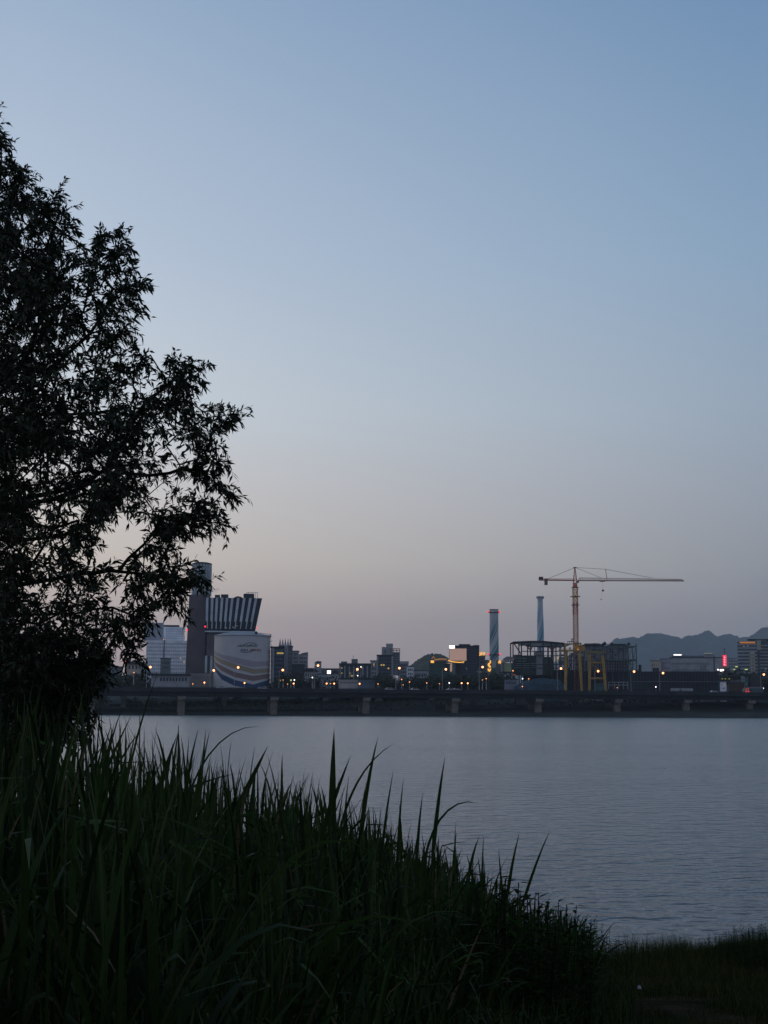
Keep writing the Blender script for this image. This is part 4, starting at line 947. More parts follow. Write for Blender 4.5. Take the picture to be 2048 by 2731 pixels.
# ------------------------------------------------------------------ lamps
LM = {}
def lamp_proto(kind):
    """street lamp standing at the origin: height hgt, arm towards -x"""
    key = kind
    hgt, rad, em = {'tall': (9.0, .49, e_lamp), 'low': (3.2, .34, e_lamp), 'small': (2.6, .24, e_amber), 'white': (2.6, .27, e_white), 'green': (2.6, .4, e_wgreen), 'tiny': (2.4, .18, e_amber), 'red': (3.5, .55, e_red)}[kind]
    r = thing('street_lamp', 'x', 'street lamp', (0, 0, 0))
    m = MB(); m.tube((0, 0, -3), (0, 0, hgt), .13, .08, 8); m.tube((0, 0, -3), (0, 0, .6), .22, .18, 8); m.build('pole', greyw, r)
    if kind == 'tall':
        m = MB(); m.tube((0, 0, hgt), (.7, 0, hgt+.35), .07, .06, 6); m.tube((.7, 0, hgt+.35), (1.5, 0, hgt+.4), .06, .05, 6); m.build('arm', greyw, r)
        c = (1.6, 0, hgt+.2)
        m = MB(); m.tube((1.1, 0, hgt+.55), (2.2, 0, hgt+.5), .22, .16, 8); h_ = m.build('lamp_head', greyw, r)
    else:
        c = (0, 0, hgt+rad*.6); h_ = r
    m = MB(); m.ball(c, rad, n=10); m.build('lamp', em, h_)
    return r, c[0], c[2]
first = {}
def lamp(kind, px, py, Y, label, group):
    if kind not in LM: LM[kind] = lamp_proto(kind); r = LM[kind][0]
    else: r = copy_tree(LM[kind][0])
    _, dx, dz = LM[kind]; p = P(px, py, Y); r.location = (p.x-dx, p.y, p.z-dz); r['label'] = label; r['group'] = group
    if kind == 'red': r['category'] = 'warning light'; r.name = 'beacon'
GB = 'tall street lamps along the river bridge'
for px, py, lb in ((401, 1779, 'in front of the white apartment block'), (570, 1788, 'at the left edge of the striped tank'), (635, 1780, 'in front of the middle of the striped tank'),
                   (754, 1787, 'in front of the spired building'), (848, 1775, 'before the small corner tower'), (953, 1785, 'before the institutional building'),
                   (1065, 1782, 'at the foot of the stepped tower'), (1189, 1785, 'left of the narrow beige screen'), (1287, 1779, 'just left of the thick chimney'),
                   (1496, 1783, 'left of the first yellow gantry leg'), (1595, 1790, 'between the right legs of the yellow gantry'), (1691, 1791, 'at the right end of the plant block'),
                   (1768, 1795, 'below the white block'), (2037, 1799, 'at the right edge near the striped office tower')):
    lamp('tall', px, py, bpt(px).y+(14 if px > 1700 else 17), 'tall lit street lamp on the bridge '+lb, GB)
lamp('tall', 1877, 1794, 700, 'left lamp of the close pair below the long grey building', 'pair of tall lamps'); lamp('tall', 1893, 1799, 690, 'right, lower lamp of the close pair below the long grey building', 'pair of tall lamps')
GL = 'low orange lamps glowing just above the bridge deck'
for kind, px, py, lb in (('low', 545, 1820.5, 'orange lamp on the beige boundary building left of the striped tank'), ('small', 514, 1824, 'tiny orange lamp near the right end of the flat-roofed shed'),
                         ('low', 652, 1821.5, 'pinkish lamp at the foot of the striped tank'), ('small', 357, 1793.5, 'orange lamp below the small cream house'), ('tiny', 767, 1824.5, 'faint lamp below the spired building, left of the brighter one'),
                         ('low', 783, 1823, 'bright low lamp below the narrow grey block'), ('green', 776, 1814, 'yellow-green glowing lamp above the low lamps below the spired building'), ('white', 785, 1813.5, 'small pale lamp right of the yellow-green glow'),
                         ('tiny', 755, 1813.5, 'dim amber lamp left of the yellow-green glow'), ('white', 833, 1807, 'small pale lamp before the low house with wide dark roof'),
                         ('low', 871, 1823, 'left lamp of two low ones below the glowing white billboard'), ('low', 891, 1823, 'right lamp of two low ones below the glowing white billboard'), ('tiny', 881, 1823, 'faint amber light between two low lamps below the billboard'),
                         ('low', 959, 1823.5, 'orange lamp at the joint of the white warehouse and the blue-grey shed'), ('small', 1008, 1824, 'dim orange lamp at the right end of the blue-grey shed'),
                         ('small', 1071, 1812, 'small orange lamp under the street lamp by the stepped tower'), ('small', 1092, 1819, 'small amber lamp below the white house'), ('tiny', 1075, 1826.5, 'faint amber lamp low beside the bridge rail'),
                         ('small', 1138, 1821.5, 'orange lamp in the dark trees below the white pavilion'), ('tiny', 1172, 1823.5, 'faint orange lamp below the green hall'), ('low', 1231, 1822, 'orange lamp in the trees below the screen building'),
                         ('low', 1247.5, 1822.5, 'warmer amber lamp right beside the one below the screen building'), ('white', 1198, 1821.5, 'tiny white lamp right of the pole below the narrow screen'), ('small', 1296.5, 1810, 'orange lamp low left of the thick chimney'),
                         ('tiny', 1286.5, 1813.5, 'faint greenish lamp left of the orange lamp by the chimney'), ('white', 1393.5, 1810, 'white lamp above the blue tarpaulin mound'), ('small', 1410, 1810.5, 'amber lamp right of the white lamp above the mound'),
                         ('small', 1393, 1831, 'amber lamp low in front of the blue tarpaulin mound'), ('tiny', 1646, 1834, 'dim yellow light below the white rail fence'), ('small', 16, 1803, 'orange lamp glimpsed through the tree at the left edge'),
                         ('green', 225, 1798, 'greenish white lamp glimpsed under the tree crown')):
    lamp(kind, px, py, 655 if py > 1818 else 668, lb, GL)
lamp('small', 437, 1705, 890, 'orange lamp on the roof edge of the white apartment block', GL)
lamp('white', 953.8, 1802, 772, 'yellowish lamp halfway up the front of the institutional building', GL); lamp('white', 962.5, 1778.5, 772, 'small pale lamp high on the institutional building', GL)
lamp('red', 333.5, 1766, 690, 'red warning light above the small cream house by the tree', 'red warning lights')
lamp('white', 1749, 1832, 660, 'tiny white light low on the bridge below the white block', GL)

# ------------------------------------------------------------------ vehicles on the bridge
def car_proto():
    r = thing('car', 'x', 'car', (0, 0, 0)); prf = [(-2.2, .35), (2.2, .35), (2.25, .8), (1.3, .95), (.75, 1.45), (-1.1, 1.48), (-1.9, 1.0), (-2.25, .9)]
    MB().prism(prf, -.88, .88).build('body', carw, r)
    MB().prism([(1.15, .97), (.7, 1.4), (-1.05, 1.42), (-1.7, 1.0)], -.9, .9).build('windows', glassd, r)
    for x_ in (-1.4, 1.4):
        for y_ in (-.8, .8):
            m = MB(); m.tube((x_, y_-.1, .33), (x_, y_+.1, .33), .33, n=14); m.build('wheel', rubber, r)
    return r
cp_ = car_proto(); firstc = True
for px, lb in ((1039, 'pale car on the bridge left of the stepped tower foot'), (1107, 'white car on the bridge below the white pavilion'), (1203, 'white car on the bridge right of the pole by the narrow screen'), (1218, 'second white car on the bridge, just right of another below the screen'),
               (700, 'pale car on the bridge right of the striped tank'), (590, 'pale car on the bridge below the striped tank'), (1905, 'pale car on the bridge between the lamp pair and the white cabin')):
    c = cp_ if firstc else copy_tree(cp_); firstc = False
    q = bpt(px, 8); c.location = (q.x, q.y, 11.06); c.rotation_euler.z = ang; c['label'] = lb; c['group'] = 'cars on the river bridge'
bus = thing('bus', 'blue-grey bus with a pale roof line on the bridge near the right edge', 'bus', (0, 0, 0))
m = MB(); m.box(-3.3, 3.3, -1.2, 1.2, .4, 3.0); m.build('body', mat('bus_blue', (0.06, 0.12, 0.16), .4), bus)
m = MB(); m.box(-3.2, 3.2, -1.23, 1.23, 1.5, 2.4); m.build('windows', glassd, bus); m = MB(); m.box(-3.25, 3.25, -1.1, 1.1, 3.01, 3.2); m.build('roof', offwhite, bus)
for x_ in (-2.2, 2.2):
    for y_ in (-1.1, 1.1): m = MB(); m.tube((x_, y_-.12, .45), (x_, y_+.12, .45), .45, n=14); m.build('wheel', rubber, bus)
m = MB(); m.ball((3.4, -.8, 2.7), .3); m.build('headlight', e_white, bus)
q = bpt(2016, 8); bus.location = (q.x, q.y, 11.06); bus.rotation_euler.z = ang
tr = thing('truck', 'truck seen from behind with glowing red tail lights and a red roof outline', 'truck', (0, 0, 0))
m = MB(); m.box(-.9, .9, -1.1, 3, .7, 2.9); m.build('cargo_box', mat('truck_box', (0.3, 0.2, 0.18), .6), tr); m = MB(); m.box(-.85, .85, 3.05, 4.6, .6, 2.4); m.build('cab', mat('truck_cab', (0.3, 0.32, 0.36), .4), tr)
for x_ in (-.75, .75):
    for y_ in (-.3, 3.6): m = MB(); m.tube((x_-.12, y_, .42), (x_+.12, y_, .42), .42, n=12); m.build('wheel', rubber, tr)
m = MB(); m.box(-.95, -.25, -1.2, -1.12, .95, 1.35); m.build('tail_light', e_red, tr); m = MB(); m.box(.2, .95, -1.2, -1.12, .95, 1.3); m.build('tail_light', e_red, tr)
m = MB(); m.beam((-.8, -1.15, 2.8), (.0, -1.15, 1.9), .18); m.beam((.8, -1.15, 2.8), (0, -1.15, 1.9), .18); m.build('marker_light', mat('dim_red', None, emit=(.9, .1, .08), es=.5), tr)
q = bpt(1992, 8); tr.location = (q.x, q.y, 11.06)
for px, wd, lb in ((1800, 20, 'white covered truck load on the bridge below the barrier wall'), (1830, 34, 'long pale trailer on the bridge left of the lamp pair')):
    t_ = thing('parked_trailer', lb, 'trailer', (0, 0, 0)); L_ = wd*640/F/2*1.0
    m = MB(); m.box(-L_, L_, -1.2, 1.2, 1.0, 2.4); m.build('load', offwhite, t_)
    m = MB(); m.box(-L_-.1, L_+.1, -1.1, 1.1, .75, .98); m.build('chassis', steel, t_)
    for x_ in (-L_*.7, L_*.7):
        for y_ in (-1, 1): m = MB(); m.tube((x_, y_-.12, .42), (x_, y_+.12, .42), .42, n=12); m.build('wheel', rubber, t_)
    q = bpt(px, 8); t_.location = (q.x, q.y, 11.06); t_.rotation_euler.z = ang

# ------------------------------------------------------------------ far trees
def crown_mesh(seed, n, h, w_):
    g_ = np.random.default_rng(seed); nl = 7
    cs = np.stack([g_.normal(0, .30*w_, nl), g_.normal(0, .30*w_, nl), g_.uniform(.35*h, .85*h, nl)], 1); rs = g_.uniform(.22, .38, nl)*w_
    k = g_.integers(0, nl, n); d = g_.normal(size=(n, 3)); d /= np.linalg.norm(d, axis=1)[:, None]
    c = cs[k]+d*rs[k][:, None]*g_.uniform(.55, 1.1, n)[:, None]*np.array([1, 1, .8])
    s = g_.uniform(.22, .5, n)[:, None]
    a = g_.normal(size=(n, 3)); a /= np.linalg.norm(a, axis=1)[:, None]; b2 = np.cross(a, d); b2 /= np.linalg.norm(b2, axis=1)[:, None]+1e-9
    v = np.stack([c-a*s, c+b2*s*.6, c+a*s, c-b2*s*.6], 1).reshape(-1, 3)
    return v, np.arange(4*n).reshape(n, 4)
protos = []
for sd in range(5):
    v, f = crown_mesh(sd, 620, 8, 6.5)
    r = thing('tree', 'x', 'tree', (0, 0, 0)); np_mesh('crown', v, f, farleaf, r)
    m = MB(); m.tube((0, 0, -2), (.1, .1, 4.5), .28, .12, 7); m.tube((.1, .1, 3), (1.2, .4, 5.2), .12, .05, 6); m.tube((.1, .1, 3.4), (-1.1, -.3, 5.6), .11, .05, 6); m.build('trunk', bark, r)
    protos.append([r, False])
def tree_at(x, y, z, s, label, group, sx=1.0):
    p = random.choice(protos)
    if not p[1]: r = p[0]; p[1] = True
    else: r = copy_tree(p[0])
    r.location = (x, y, z); r.scale = (s*sx, s*sx, s); r.rotation_euler.z = random.uniform(0, 6.28); r['label'] = label; r['group'] = group
for (a, c, n, tp0, tp1, Yv, lb) in ((180, 400, 13, 1790, 1812, 690, 'dark rounded tree behind the bridge between the foreground tree and the flat-roofed shed'),
        (722, 845, 12, 1800, 1815, 700, 'dark tree in the row below the spired and slanted roof buildings'),
        (905, 1005, 9, 1800, 1812, 720, 'dark tree in the row at the foot of the institutional building'),
        (1015, 1100, 8, 1800, 1812, 690, 'dark tree behind the bridge below the stepped tower and white houses'),
        (1120, 1345, 24, 1797, 1806, 700, 'dark tree in the dense row below the big beige screen'),
        (1895, 2048, 12, 1790, 1815, 745, 'dark tree among the small houses below the striped office tower')):
    for k in range(n):
        px = a+(c-a)*(k+.5)/n+random.uniform(-5, 5); Yt = Yv+random.uniform(-9, 9); top = Z(px, random.uniform(tp0, tp1), Yt)
        s = (top-6.5)/8*1.05; tree_at(X(px, Yt), Yt, 6.2, max(.5, s), lb, lb.replace('dark', 'dark').replace('tree', 'trees', 1), 1.0 if s > .9 else 1.1)
for k in range(52):
    px = -60+2150*(k+random.uniform(0, 1))/52
    if 1300 < px and random.random() < .35: continue
    q = bpt(px, random.uniform(38, 62)); tree_at(q.x, q.y, random.uniform(1.5, 3.5), random.uniform(.55, .85), 'dark bushy tree on the far bank seen under the bridge deck', 'dark trees under the bridge', 1.25)

# grass verge on the far bank
nv = 9000; bx = rng.uniform(-220, 230, nv); by = rng.uniform(0, 1, nv)*26
yy_ = ya-mb_*xa+mb_*bx+19+by
zz_ = far_z(bx, yy_-0.05*bx); s = rng.uniform(.3, .8, nv); a_ = rng.uniform(0, 6.28, nv)
dx_, dy_ = np.cos(a_)*s*.9, np.sin(a_)*s*.9
v = np.stack([np.stack([bx-dx_, yy_-dy_, zz_-.1], 1), np.stack([bx+dx_, yy_+dy_, zz_-.1], 1), np.stack([bx+rng.normal(0, .3, nv), yy_, zz_+s*1.3], 1)], 1).reshape(-1, 3)
tag(np_mesh('bank_undergrowth', v, np.arange(3*nv).reshape(nv, 3), farleaf), 'dark low undergrowth covering the far bank under the bridge', 'undergrowth', kind='stuff')

# rubble along the far waterline
nr = 2600; rx = rng.uniform(-230, 240, nr); ry = ya-mb_*xa+mb_*rx+13+rng.uniform(0, 6, nr); rz = -.1+(ry-(ya-mb_*xa+mb_*rx+13))*.12; rs = rng.uniform(.25, .8, nr)[:, None]
d8 = np.array([[-1, -1, 0], [1, -.8, 0], [.9, 1, 0], [-1, .8, 0], [0, 0, 1.1]]); vv = (np.stack([rx, ry, rz], 1)[:, None, :]+d8[None]*rs[:, None, :]*(1+rng.uniform(-.3, .3, (nr, 5, 3)))).reshape(-1, 3)
ff = (np.arange(nr)[:, None, None]*5+np.array([[0, 1, 4], [1, 2, 4], [2, 3, 4], [3, 0, 4]])[None]).reshape(-1, 3)
tag(np_mesh('bank_rubble', vv, ff, mat('rubble', (0.05, 0.052, 0.05), 1.0, var=.6, scale=.4)), 'dark stones lining the far waterline under the bridge', 'rubble', kind='stuff')

# ------------------------------------------------------------------ blades (reeds and grass)
def blades(base, az, th0, bend, L, wd, S, twist, wprof='reed', fold=None, tw0=0.0):
    n = len(base); p = base.copy(); out = []
    dirv = np.stack([np.cos(az), np.sin(az), np.zeros(n)], 1); side0 = np.stack([-np.sin(az), np.cos(az), np.zeros(n)], 1); up = np.array([0, 0, 1.0])
    for k in range(S+1):
        s = k/S; th = th0+bend*s**1.8
        if fold is not None: th = th+fold*(s > .55)
        if wprof == 'reed': w_ = wd*(np.minimum(1, .35+s*2.6))*(1-s**2.2)**.9
        elif wprof == 'stem': w_ = wd*(1-.6*s)
        else: w_ = wd*(1-s)**.7
        w_ = np.maximum(w_, .0006)
        t_ = tw0+twist*s; t_ = t_+np.zeros(n); nrm = dirv*np.cos(th)[:, None]-up*np.sin(th)[:, None]
        sd = side0*np.cos(t_)[:, None]+nrm*np.sin(t_)[:, None]
        out += [p-sd*(w_/2)[:, None], p+sd*(w_/2)[:, None]]
        p = p+(dirv*np.sin(th)[:, None]+up*np.cos(th)[:, None])*(L/S)[:, None]
    v = np.stack(out, 1).reshape(-1, 3); m_ = 2*(S+1)
    f = np.array([[2*k, 2*k+1, 2*k+3, 2*k+2] for k in range(S)])
    return v, (np.arange(n)[:, None, None]*m_+f[None]).reshape(-1, 4)
def merge(parts):
    V, Fc, k = [], [], 0
    for v, f in parts: V.append(v); Fc.append(f+k); k += len(v)
    return np.concatenate(V), np.concatenate(Fc)
def reeds(base, H, g_, leaves=8, wide=1.0):
    """stems with long leaves; base (n,3), H (n,) overall plant height to its highest leaf tip"""
    n = len(base); lean = g_.uniform(0, .10, n); laz = g_.uniform(0, 6.28, n)
    parts = [blades(base, laz, lean, np.full(n, .08), H*.72, np.full(n, .007)*wide, 3, np.zeros(n), 'stem'),
             blades(base, laz+1.57, lean*0, np.full(n, .0), H*.68, np.full(n, .006)*wide, 3, np.zeros(n), 'stem')]
    for k in range(leaves):
        t_ = (k+g_.uniform(.2, .9, n))/leaves*.70; hb = H*t_
        bl = base+np.stack([np.cos(laz)*np.sin(lean)*hb, np.sin(laz)*np.sin(lean)*hb, hb], 1)
        az = laz+k*math.pi+g_.normal(0, .6, n); top = (H-hb)
        if k == leaves-1: th0 = g_.uniform(.0, .16, n); L = top*g_.uniform(.85, 1.0, n); bend = g_.uniform(0, .5, n)
        else: th0 = g_.uniform(.18, .5, n); L = np.minimum(g_.uniform(.4, .85, n), top*1.1); bend = np.where(g_.random(n) < .5, g_.uniform(1.2, 2.6, n), g_.uniform(.1, .8, n))
        wd = g_.uniform(.012, .027, n)*wide
        parts.append(blades(bl, az, th0, bend, L, wd, 7, g_.normal(0, .7, n), 'reed', np.where(g_.random(n) < .15, g_.uniform(.8, 1.8, n), 0), g_.normal(0, .8, n)))
    return merge(parts)
SX = [-900, -300, 0, 200, 350, 500, 700, 900, 1000, 1100, 1200, 1300, 1400, 1500, 1560, 1620]
SY = [1740, 1750, 1770, 1815, 1900, 1955, 2025, 2085, 2120, 2180, 2235, 2300, 2355, 2395, 2430, 2500]
def sil(px): return np.interp(px, SX, SY)
def az_px(x, y): return 1024+F*x/y
def hor(px): return 1885+(px-1024)*.0058
def reed_top(x, y):
    px = az_px(x, y); return CZ-(sil(px)-hor(px))/F*y
def bedR(y): return 0.27+(y-5)*.186
N = 4300
yy_ = rng.uniform(3.4**1.2, 18.5**1.2, N)**(1/1.2); xr_ = bedR(yy_); xl_ = -0.36*yy_-1.6
xx_ = xl_+(xr_-xl_)*rng.random(N)
gz = ground_z(xx_, yy_); tz = reed_top(xx_, yy_)
Hh = np.clip(tz-gz, .12, 2.75)*rng.uniform(.80, 1.08, N)*(.95+.08*noise2(xx_*2, yy_*2, 1.6, 5))
Hh = Hh*np.where((rng.random(N) < .10) & (yy_ > 8), rng.uniform(1.03, 1.14, N), 1); edge = np.clip((xr_-xx_)/.6, .5, 1); Hh = np.minimum(Hh, 2.7)*np.where(yy_ > 12, 1, edge)
v, f = reeds(np.stack([xx_, yy_, gz-.03], 1), Hh, rng, 8, np.where(yy_ < 7.5, 1.0, 1.4))
rb_ = np_mesh('reed_bed', v, f, reedleaf, org=(-1, 8, 1.6)); tag(rb_, 'dense dark green bed of reeds filling the lower left bank', 'reeds', kind='stuff')
# undergrowth inside the reed bed, so that it is closed low down
N = 13000
yy_ = rng.uniform(3.2, 18.8, N); xx_ = (-0.36*yy_-1.6)+(bedR(yy_)+.5-(-0.36*yy_-1.6))*rng.random(N); gz = ground_z(xx_, yy_)
hb = np.clip((reed_top(xx_, yy_)-gz)*.55, .12, 1.2)*rng.uniform(.6, 1, N)
v, f = blades(np.stack([xx_, yy_, gz-.02], 1), rng.uniform(0, 6.28, N), rng.uniform(0, .35, N), rng.uniform(0, 1.2, N), hb, rng.uniform(.006, .016, N), 5, rng.normal(0, .6, N), 'grass')
tag(np_mesh('bed_undergrowth', v, f, reedleaf, org=(-1, 8, 1.6)), 'thin grass filling the foot of the reed bed', 'grass', kind='stuff')
# reeds that stand out one by one above the bed
def lone_reed(px, py, Y, label, lean=0.05, azr=0.0, bend=.25, wide=1.3, seed=1, droop=False):
    g_ = np.random.default_rng(seed); tip = P(px, py, Y)
    def run():
        ps = []
        base = np.array([[tip.x, Y, float(ground_z(tip.x, Y))]]); H = tip.z-base[0, 2]
        A = np.array([azr]); ps.append(blades(base, A, np.array([lean*.4]), np.array([lean]), np.array([H*.66]), np.array([.010]), 5, np.zeros(1), 'stem'))
        ps.append(blades(base, A+1.57, np.zeros(1), np.zeros(1), np.array([H*.6]), np.array([.008]), 3, np.zeros(1), 'stem'))
        return base, H, ps
    base, H, ps = run()
    r = thing('reed', label, 'reed', (tip.x, Y, base[0, 2]), 'tall single reeds standing above the reed bed')
    st, sf = merge(ps); np_mesh('stem', st, sf, reedleaf, r, org=tuple(base[0]))
    top = st[2*5:2*5+2].mean(0)
    def leaf(start, az, th0, bd, L, w_):
        v_, f_2 = blades(np.array([start]), np.array([az]), np.array([th0]), np.array([bd]), np.array([L]), np.array([w_*wide]), 10, np.array([g_.normal(0, .3)]), 'reed', None, 1.45+g_.normal(0, .15))
        return v_, f_2
    # top leaf, aimed so that its tip ends at the surveyed height
    Lr = (tip.z-top[2])
    v_, f_2 = leaf(top, azr, lean, bend, Lr*(1.0 if not droop else 1.08), .026 if not droop else .014); dzv = tip.z-v_[:, 2].max(); k_ = (v_[:, 2]-top[2])/max(1e-3, v_[:, 2].max()-top[2])
    v_[:, 2] += dzv*np.clip(k_, 0, 1); v_[:, 0] += 0
    shift = (tip.x-v_[v_[:, 2].argmax(), 0]); 
    np_mesh('leaf', v_, f_2, reedleaf, r, org=tuple(base[0]))
    for k in range(5):
        t_ = .35+.13*k; s0 = np.array([base[0, 0]+(top[0]-base[0, 0])*min(1, t_/1.0), Y, base[0, 2]+(top[2]-base[0, 2])*min(t_, 1)])
        v_, f_2 = leaf(s0, (0 if k % 2 else math.pi)+g_.normal(0, .5), g_.uniform(.2, .5), g_.choice([.25, .6, 1.1]), g_.uniform(.4, .65), g_.uniform(.016, .026)); np_mesh('leaf', v_, f_2, reedleaf, r, org=tuple(base[0]))
    r.location.x += shift
LR = [(352, 1905, 8.2, 'broad-bladed reed leaning right, highest at the left over the water', .35, 0, .15, 1.3, False), (478, 1932, 8.6, 'thin upright reed right of the broad leaning one', .05, 0, .1, 1.0, False),
      (472, 1960, 8.4, 'wide leaf reed beside the thin upright one', .25, 0, .1, 2.0, False), (560, 1945, 8.8, 'slender upright reed left of the hooked reed', .12, 0, .1, 1.0, False), (690, 1937, 8.8, 'hooked reed whose thin tip bends over to the right', .25, 0, 1.5, 1.0, True),
      (715, 1988, 8.4, 'broad reed leaning strongly right, left of the tallest spear', .42, 0, .1, 2.1, False), (891, 1942, 9.0, 'tallest straight spear-like reed in the middle of the bank', .0, 0, .03, 2.2, False),
      (935, 2015, 9.0, 'short leaning spear right beside the tallest reed', .35, 0, .05, 1.6, False), (1009, 1962, 9.2, 'second tall slim reed, leaning slightly right', .12, 0, .15, 1.3, False), (1052, 1982, 9.2, 'tall reed with a curved drooping tip', .2, 0, 1.0, 1.4, True),
      (1050, 2050, 9.0, 'thin short reed beside the curved one', .1, 0, .1, .9, False), (1076, 2075, 9.2, 'thin short reed farther right of the curved one', .03, 0, .1, .9, False), (1187, 2015, 9.8, 'lone slim reed standing high above the right shoulder of the bed', .1, 0, .08, 1.3, False),
      (1247, 2137, 9.8, 'arched reed whose leaf bends down right of the lone slim one', .12, 0, 1.9, 1.4, True), (1128, 2110, 9.6, 'upright thin reed between the curved reed and the lone slim reed', .05, 0, .1, 1.0, False), (1290, 2225, 10.2, 'short thin reed right of the arched reed', .02, 0, .05, .8, False),
      (1386, 2218, 11.0, 'first of two thin reeds near the low end of the bed', .15, 0, .15, 1.1, False), (1468, 2212, 11.0, 'rightmost thin reed leaning over the open water', .35, 0, .15, 1.0, False), (1330, 2262, 10.8, 'small upright reed left of the two end reeds', -.1, 0, .05, .9, False)]
for k, (px, py, Y, lb, ln_, azr, bd, wd, dr) in enumerate(LR): lone_reed(px, py, Y, lb, ln_, azr, bd, wd, 30+k, dr)

# short grass of the right bank
N = 120000
yy_ = 6.5+17.5*rng.random(N)**.9; xx_ = bedR(yy_)-1.5+(.36*yy_+2.5-bedR(yy_)+1.5)*rng.random(N); gz = ground_z(xx_, yy_)
clump = np.clip(.55+.6*noise2(xx_, yy_, 2.1, 9)+.3*noise2(xx_, yy_, 5, 2), .12, 1.3)
keep = (((xx_-2.95)/.55)**2+((yy_-15.2)/.9)**2 > rng.uniform(.3, 1.3, N)) & (gz > -.05) & (rng.random(N) < .25+clump); xx_, yy_, gz, clump = xx_[keep], yy_[keep], gz[keep], clump[keep]; n = len(xx_)
near = np.clip((yy_-18.5)/3, 0, 1)
hh = (.06+.14*clump)*rng.uniform(.5, 1.25, n)*(1+.9*near)
v, f = blades(np.stack([xx_, yy_, gz-.01], 1), rng.uniform(0, 6.28, n), rng.uniform(0, .7, n), rng.uniform(0, 1.3, n), hh, rng.uniform(.004, .009, n), 3, np.zeros(n), 'grass')
tag(np_mesh('short_grass', v, f, grassleaf, org=(2, 15, .8)), 'short trampled dark grass on the right of the near bank', 'grass', kind='stuff')

# unseen tree belt, added behind the camera to shade the near bank
wv = []; wg = np.random.default_rng(77)
for k in range(16):
    v, f = crown_mesh(100+k, 1500, 13, 9.5); cxk = -24+48*(k % 8)/7+wg.normal(0, 1); cyk = -9-6*(k//8)+wg.normal(0, .6)
    v = (v-v.reshape(-1, 4, 3).mean(1).repeat(4, 0))*1.5+v.reshape(-1, 4, 3).mean(1).repeat(4, 0)
    v[:, 2] = v[:, 2]*1.15-1.2; v = v+np.array([cxk, cyk, float(ground_z(cxk, cyk))]); wv.append(v)
wv = np.concatenate(wv); tag(np_mesh('added_shade_trees', wv, np.arange(len(wv)).reshape(-1, 4), farleaf, org=(0, -12, 2.5)), 'unseen belt of trees added behind the viewpoint to shade the bank', 'shade_belt', kind='stuff')

# leafy weeds
def weed_mesh(seed, h):
    g_ = np.random.default_rng(seed); L = []; Fs = []; k = 0; stems = MB()
    for s in range(5):
        a = g_.uniform(0, 6.28); q = np.array([math.cos(a), math.sin(a), 0])*g_.uniform(.02, .16); hs = h*g_.uniform(.65, 1); topd = q*1.5
        stems.tube(tuple(q*.4), tuple(q*.4+topd*.6+np.array([0, 0, hs])), .006, .003, 5)
        for j in range(30):
            t_ = .12+.88*j/29; c = q*.4+topd*.6*t_+np.array([0, 0, hs*t_]); al = j*2.4+a; el = g_.uniform(-.1, .75)
            d = np.array([math.cos(al)*math.cos(el), math.sin(al)*math.cos(el), math.sin(el)]); ll = g_.uniform(.06, .115)*(1.15-.4*t_); sd = np.cross(d, [0, 0, 1]); sd /= np.linalg.norm(sd); w_ = ll*.2
            L += [c, c+d*ll*.45+sd*w_, c+d*ll+np.array([0, 0, -ll*.15]), c+d*ll*.45-sd*w_]; Fs.append([k, k+1, k+2, k+3]); k += 4
    return np.array(L), np.array(Fs), stems
wp = []
for sd in range(4):
    v, f, st_ = weed_mesh(sd, 1.0); r = thing('leafy_weed', 'x', 'weed', (0, 0, 0)); np_mesh('leaves', v, f, weedleaf, r); st_.build('stems', bark, r); wp.append([r, False])
def weed(px, Y, topy, label, group):
    p = random.choice(wp)
    if p[1]: r = copy_tree(p[0])
    else: r = p[0]; p[1] = True
    x = X(px, Y, topy); z = float(ground_z(x, Y)); h = max(.2, Z(px, topy, Y)-z); r.location = (x, Y, z-.03); r.scale = (max(.6, h),)*2+(h*(1.2 if Y > 15 else 1.04),); r.rotation_euler.z = random.uniform(0, 6.28); r['label'] = label; r['group'] = group
for k, (px, Y, ty, lb) in enumerate(((1488, 11.6, 2378, 'leafy weed with the highest pointed tuft at the right end of the reed bed'), (1530, 12.2, 2385, 'upright leafy weed overlooking the water at the very end of the bed'))): weed(px, Y, ty, lb, 'leafy weeds on the bank')
for px, Y, ty in ((1440, 11, 2372), (1455, 11.3, 2395), (1505, 11.8, 2392), (1550, 12.3, 2410), (1420, 10.8, 2360), (1400, 10.7, 2352), (1370, 10.6, 2338), (1340, 10.4, 2325), (1560, 12.6, 2432), (1310, 10.2, 2318), (1270, 10, 2305)):
    weed(px, Y, ty, 'dark leafy weed packed along the sloping top of the reed bed near its right end', 'leafy weeds along the bed')
for px, Y, ty in [(1890+k*13+random.uniform(-5, 5), 21.2-.08*k+random.uniform(-.4, .4), 2496-k*2.4+random.uniform(-8, 5)) for k in range(18)]:
    weed(px, Y, ty, 'low dark weed at the water edge by the right side of the picture', 'low weeds at the right water edge')
for px, Y, ty in ((2040, 19, 2468), (2020, 19.3, 2475), (1990, 19.6, 2484), (1968, 19.8, 2488), (1940, 20, 2490), (2005, 18.6, 2490), (1900, 20.4, 2496), (2060, 18.6, 2470), (2085, 18.8, 2470)):
    weed(px, Y, ty, 'low dark weed at the water edge by the right side of the picture', 'low weeds at the right water edge')
for px, Y, ty in ((1578, 18, 2456), (1596, 18.6, 2468), (1618, 19.4, 2480), (1645, 20.4, 2490), (1675, 21, 2497), (1720, 21.6, 2504), (1790, 21.8, 2506), (1835, 22, 2508), (1880, 21.8, 2504)):
    weed(px, Y, ty, 'small weed on the water edge right of the reed bed', 'small weeds at the water edge')
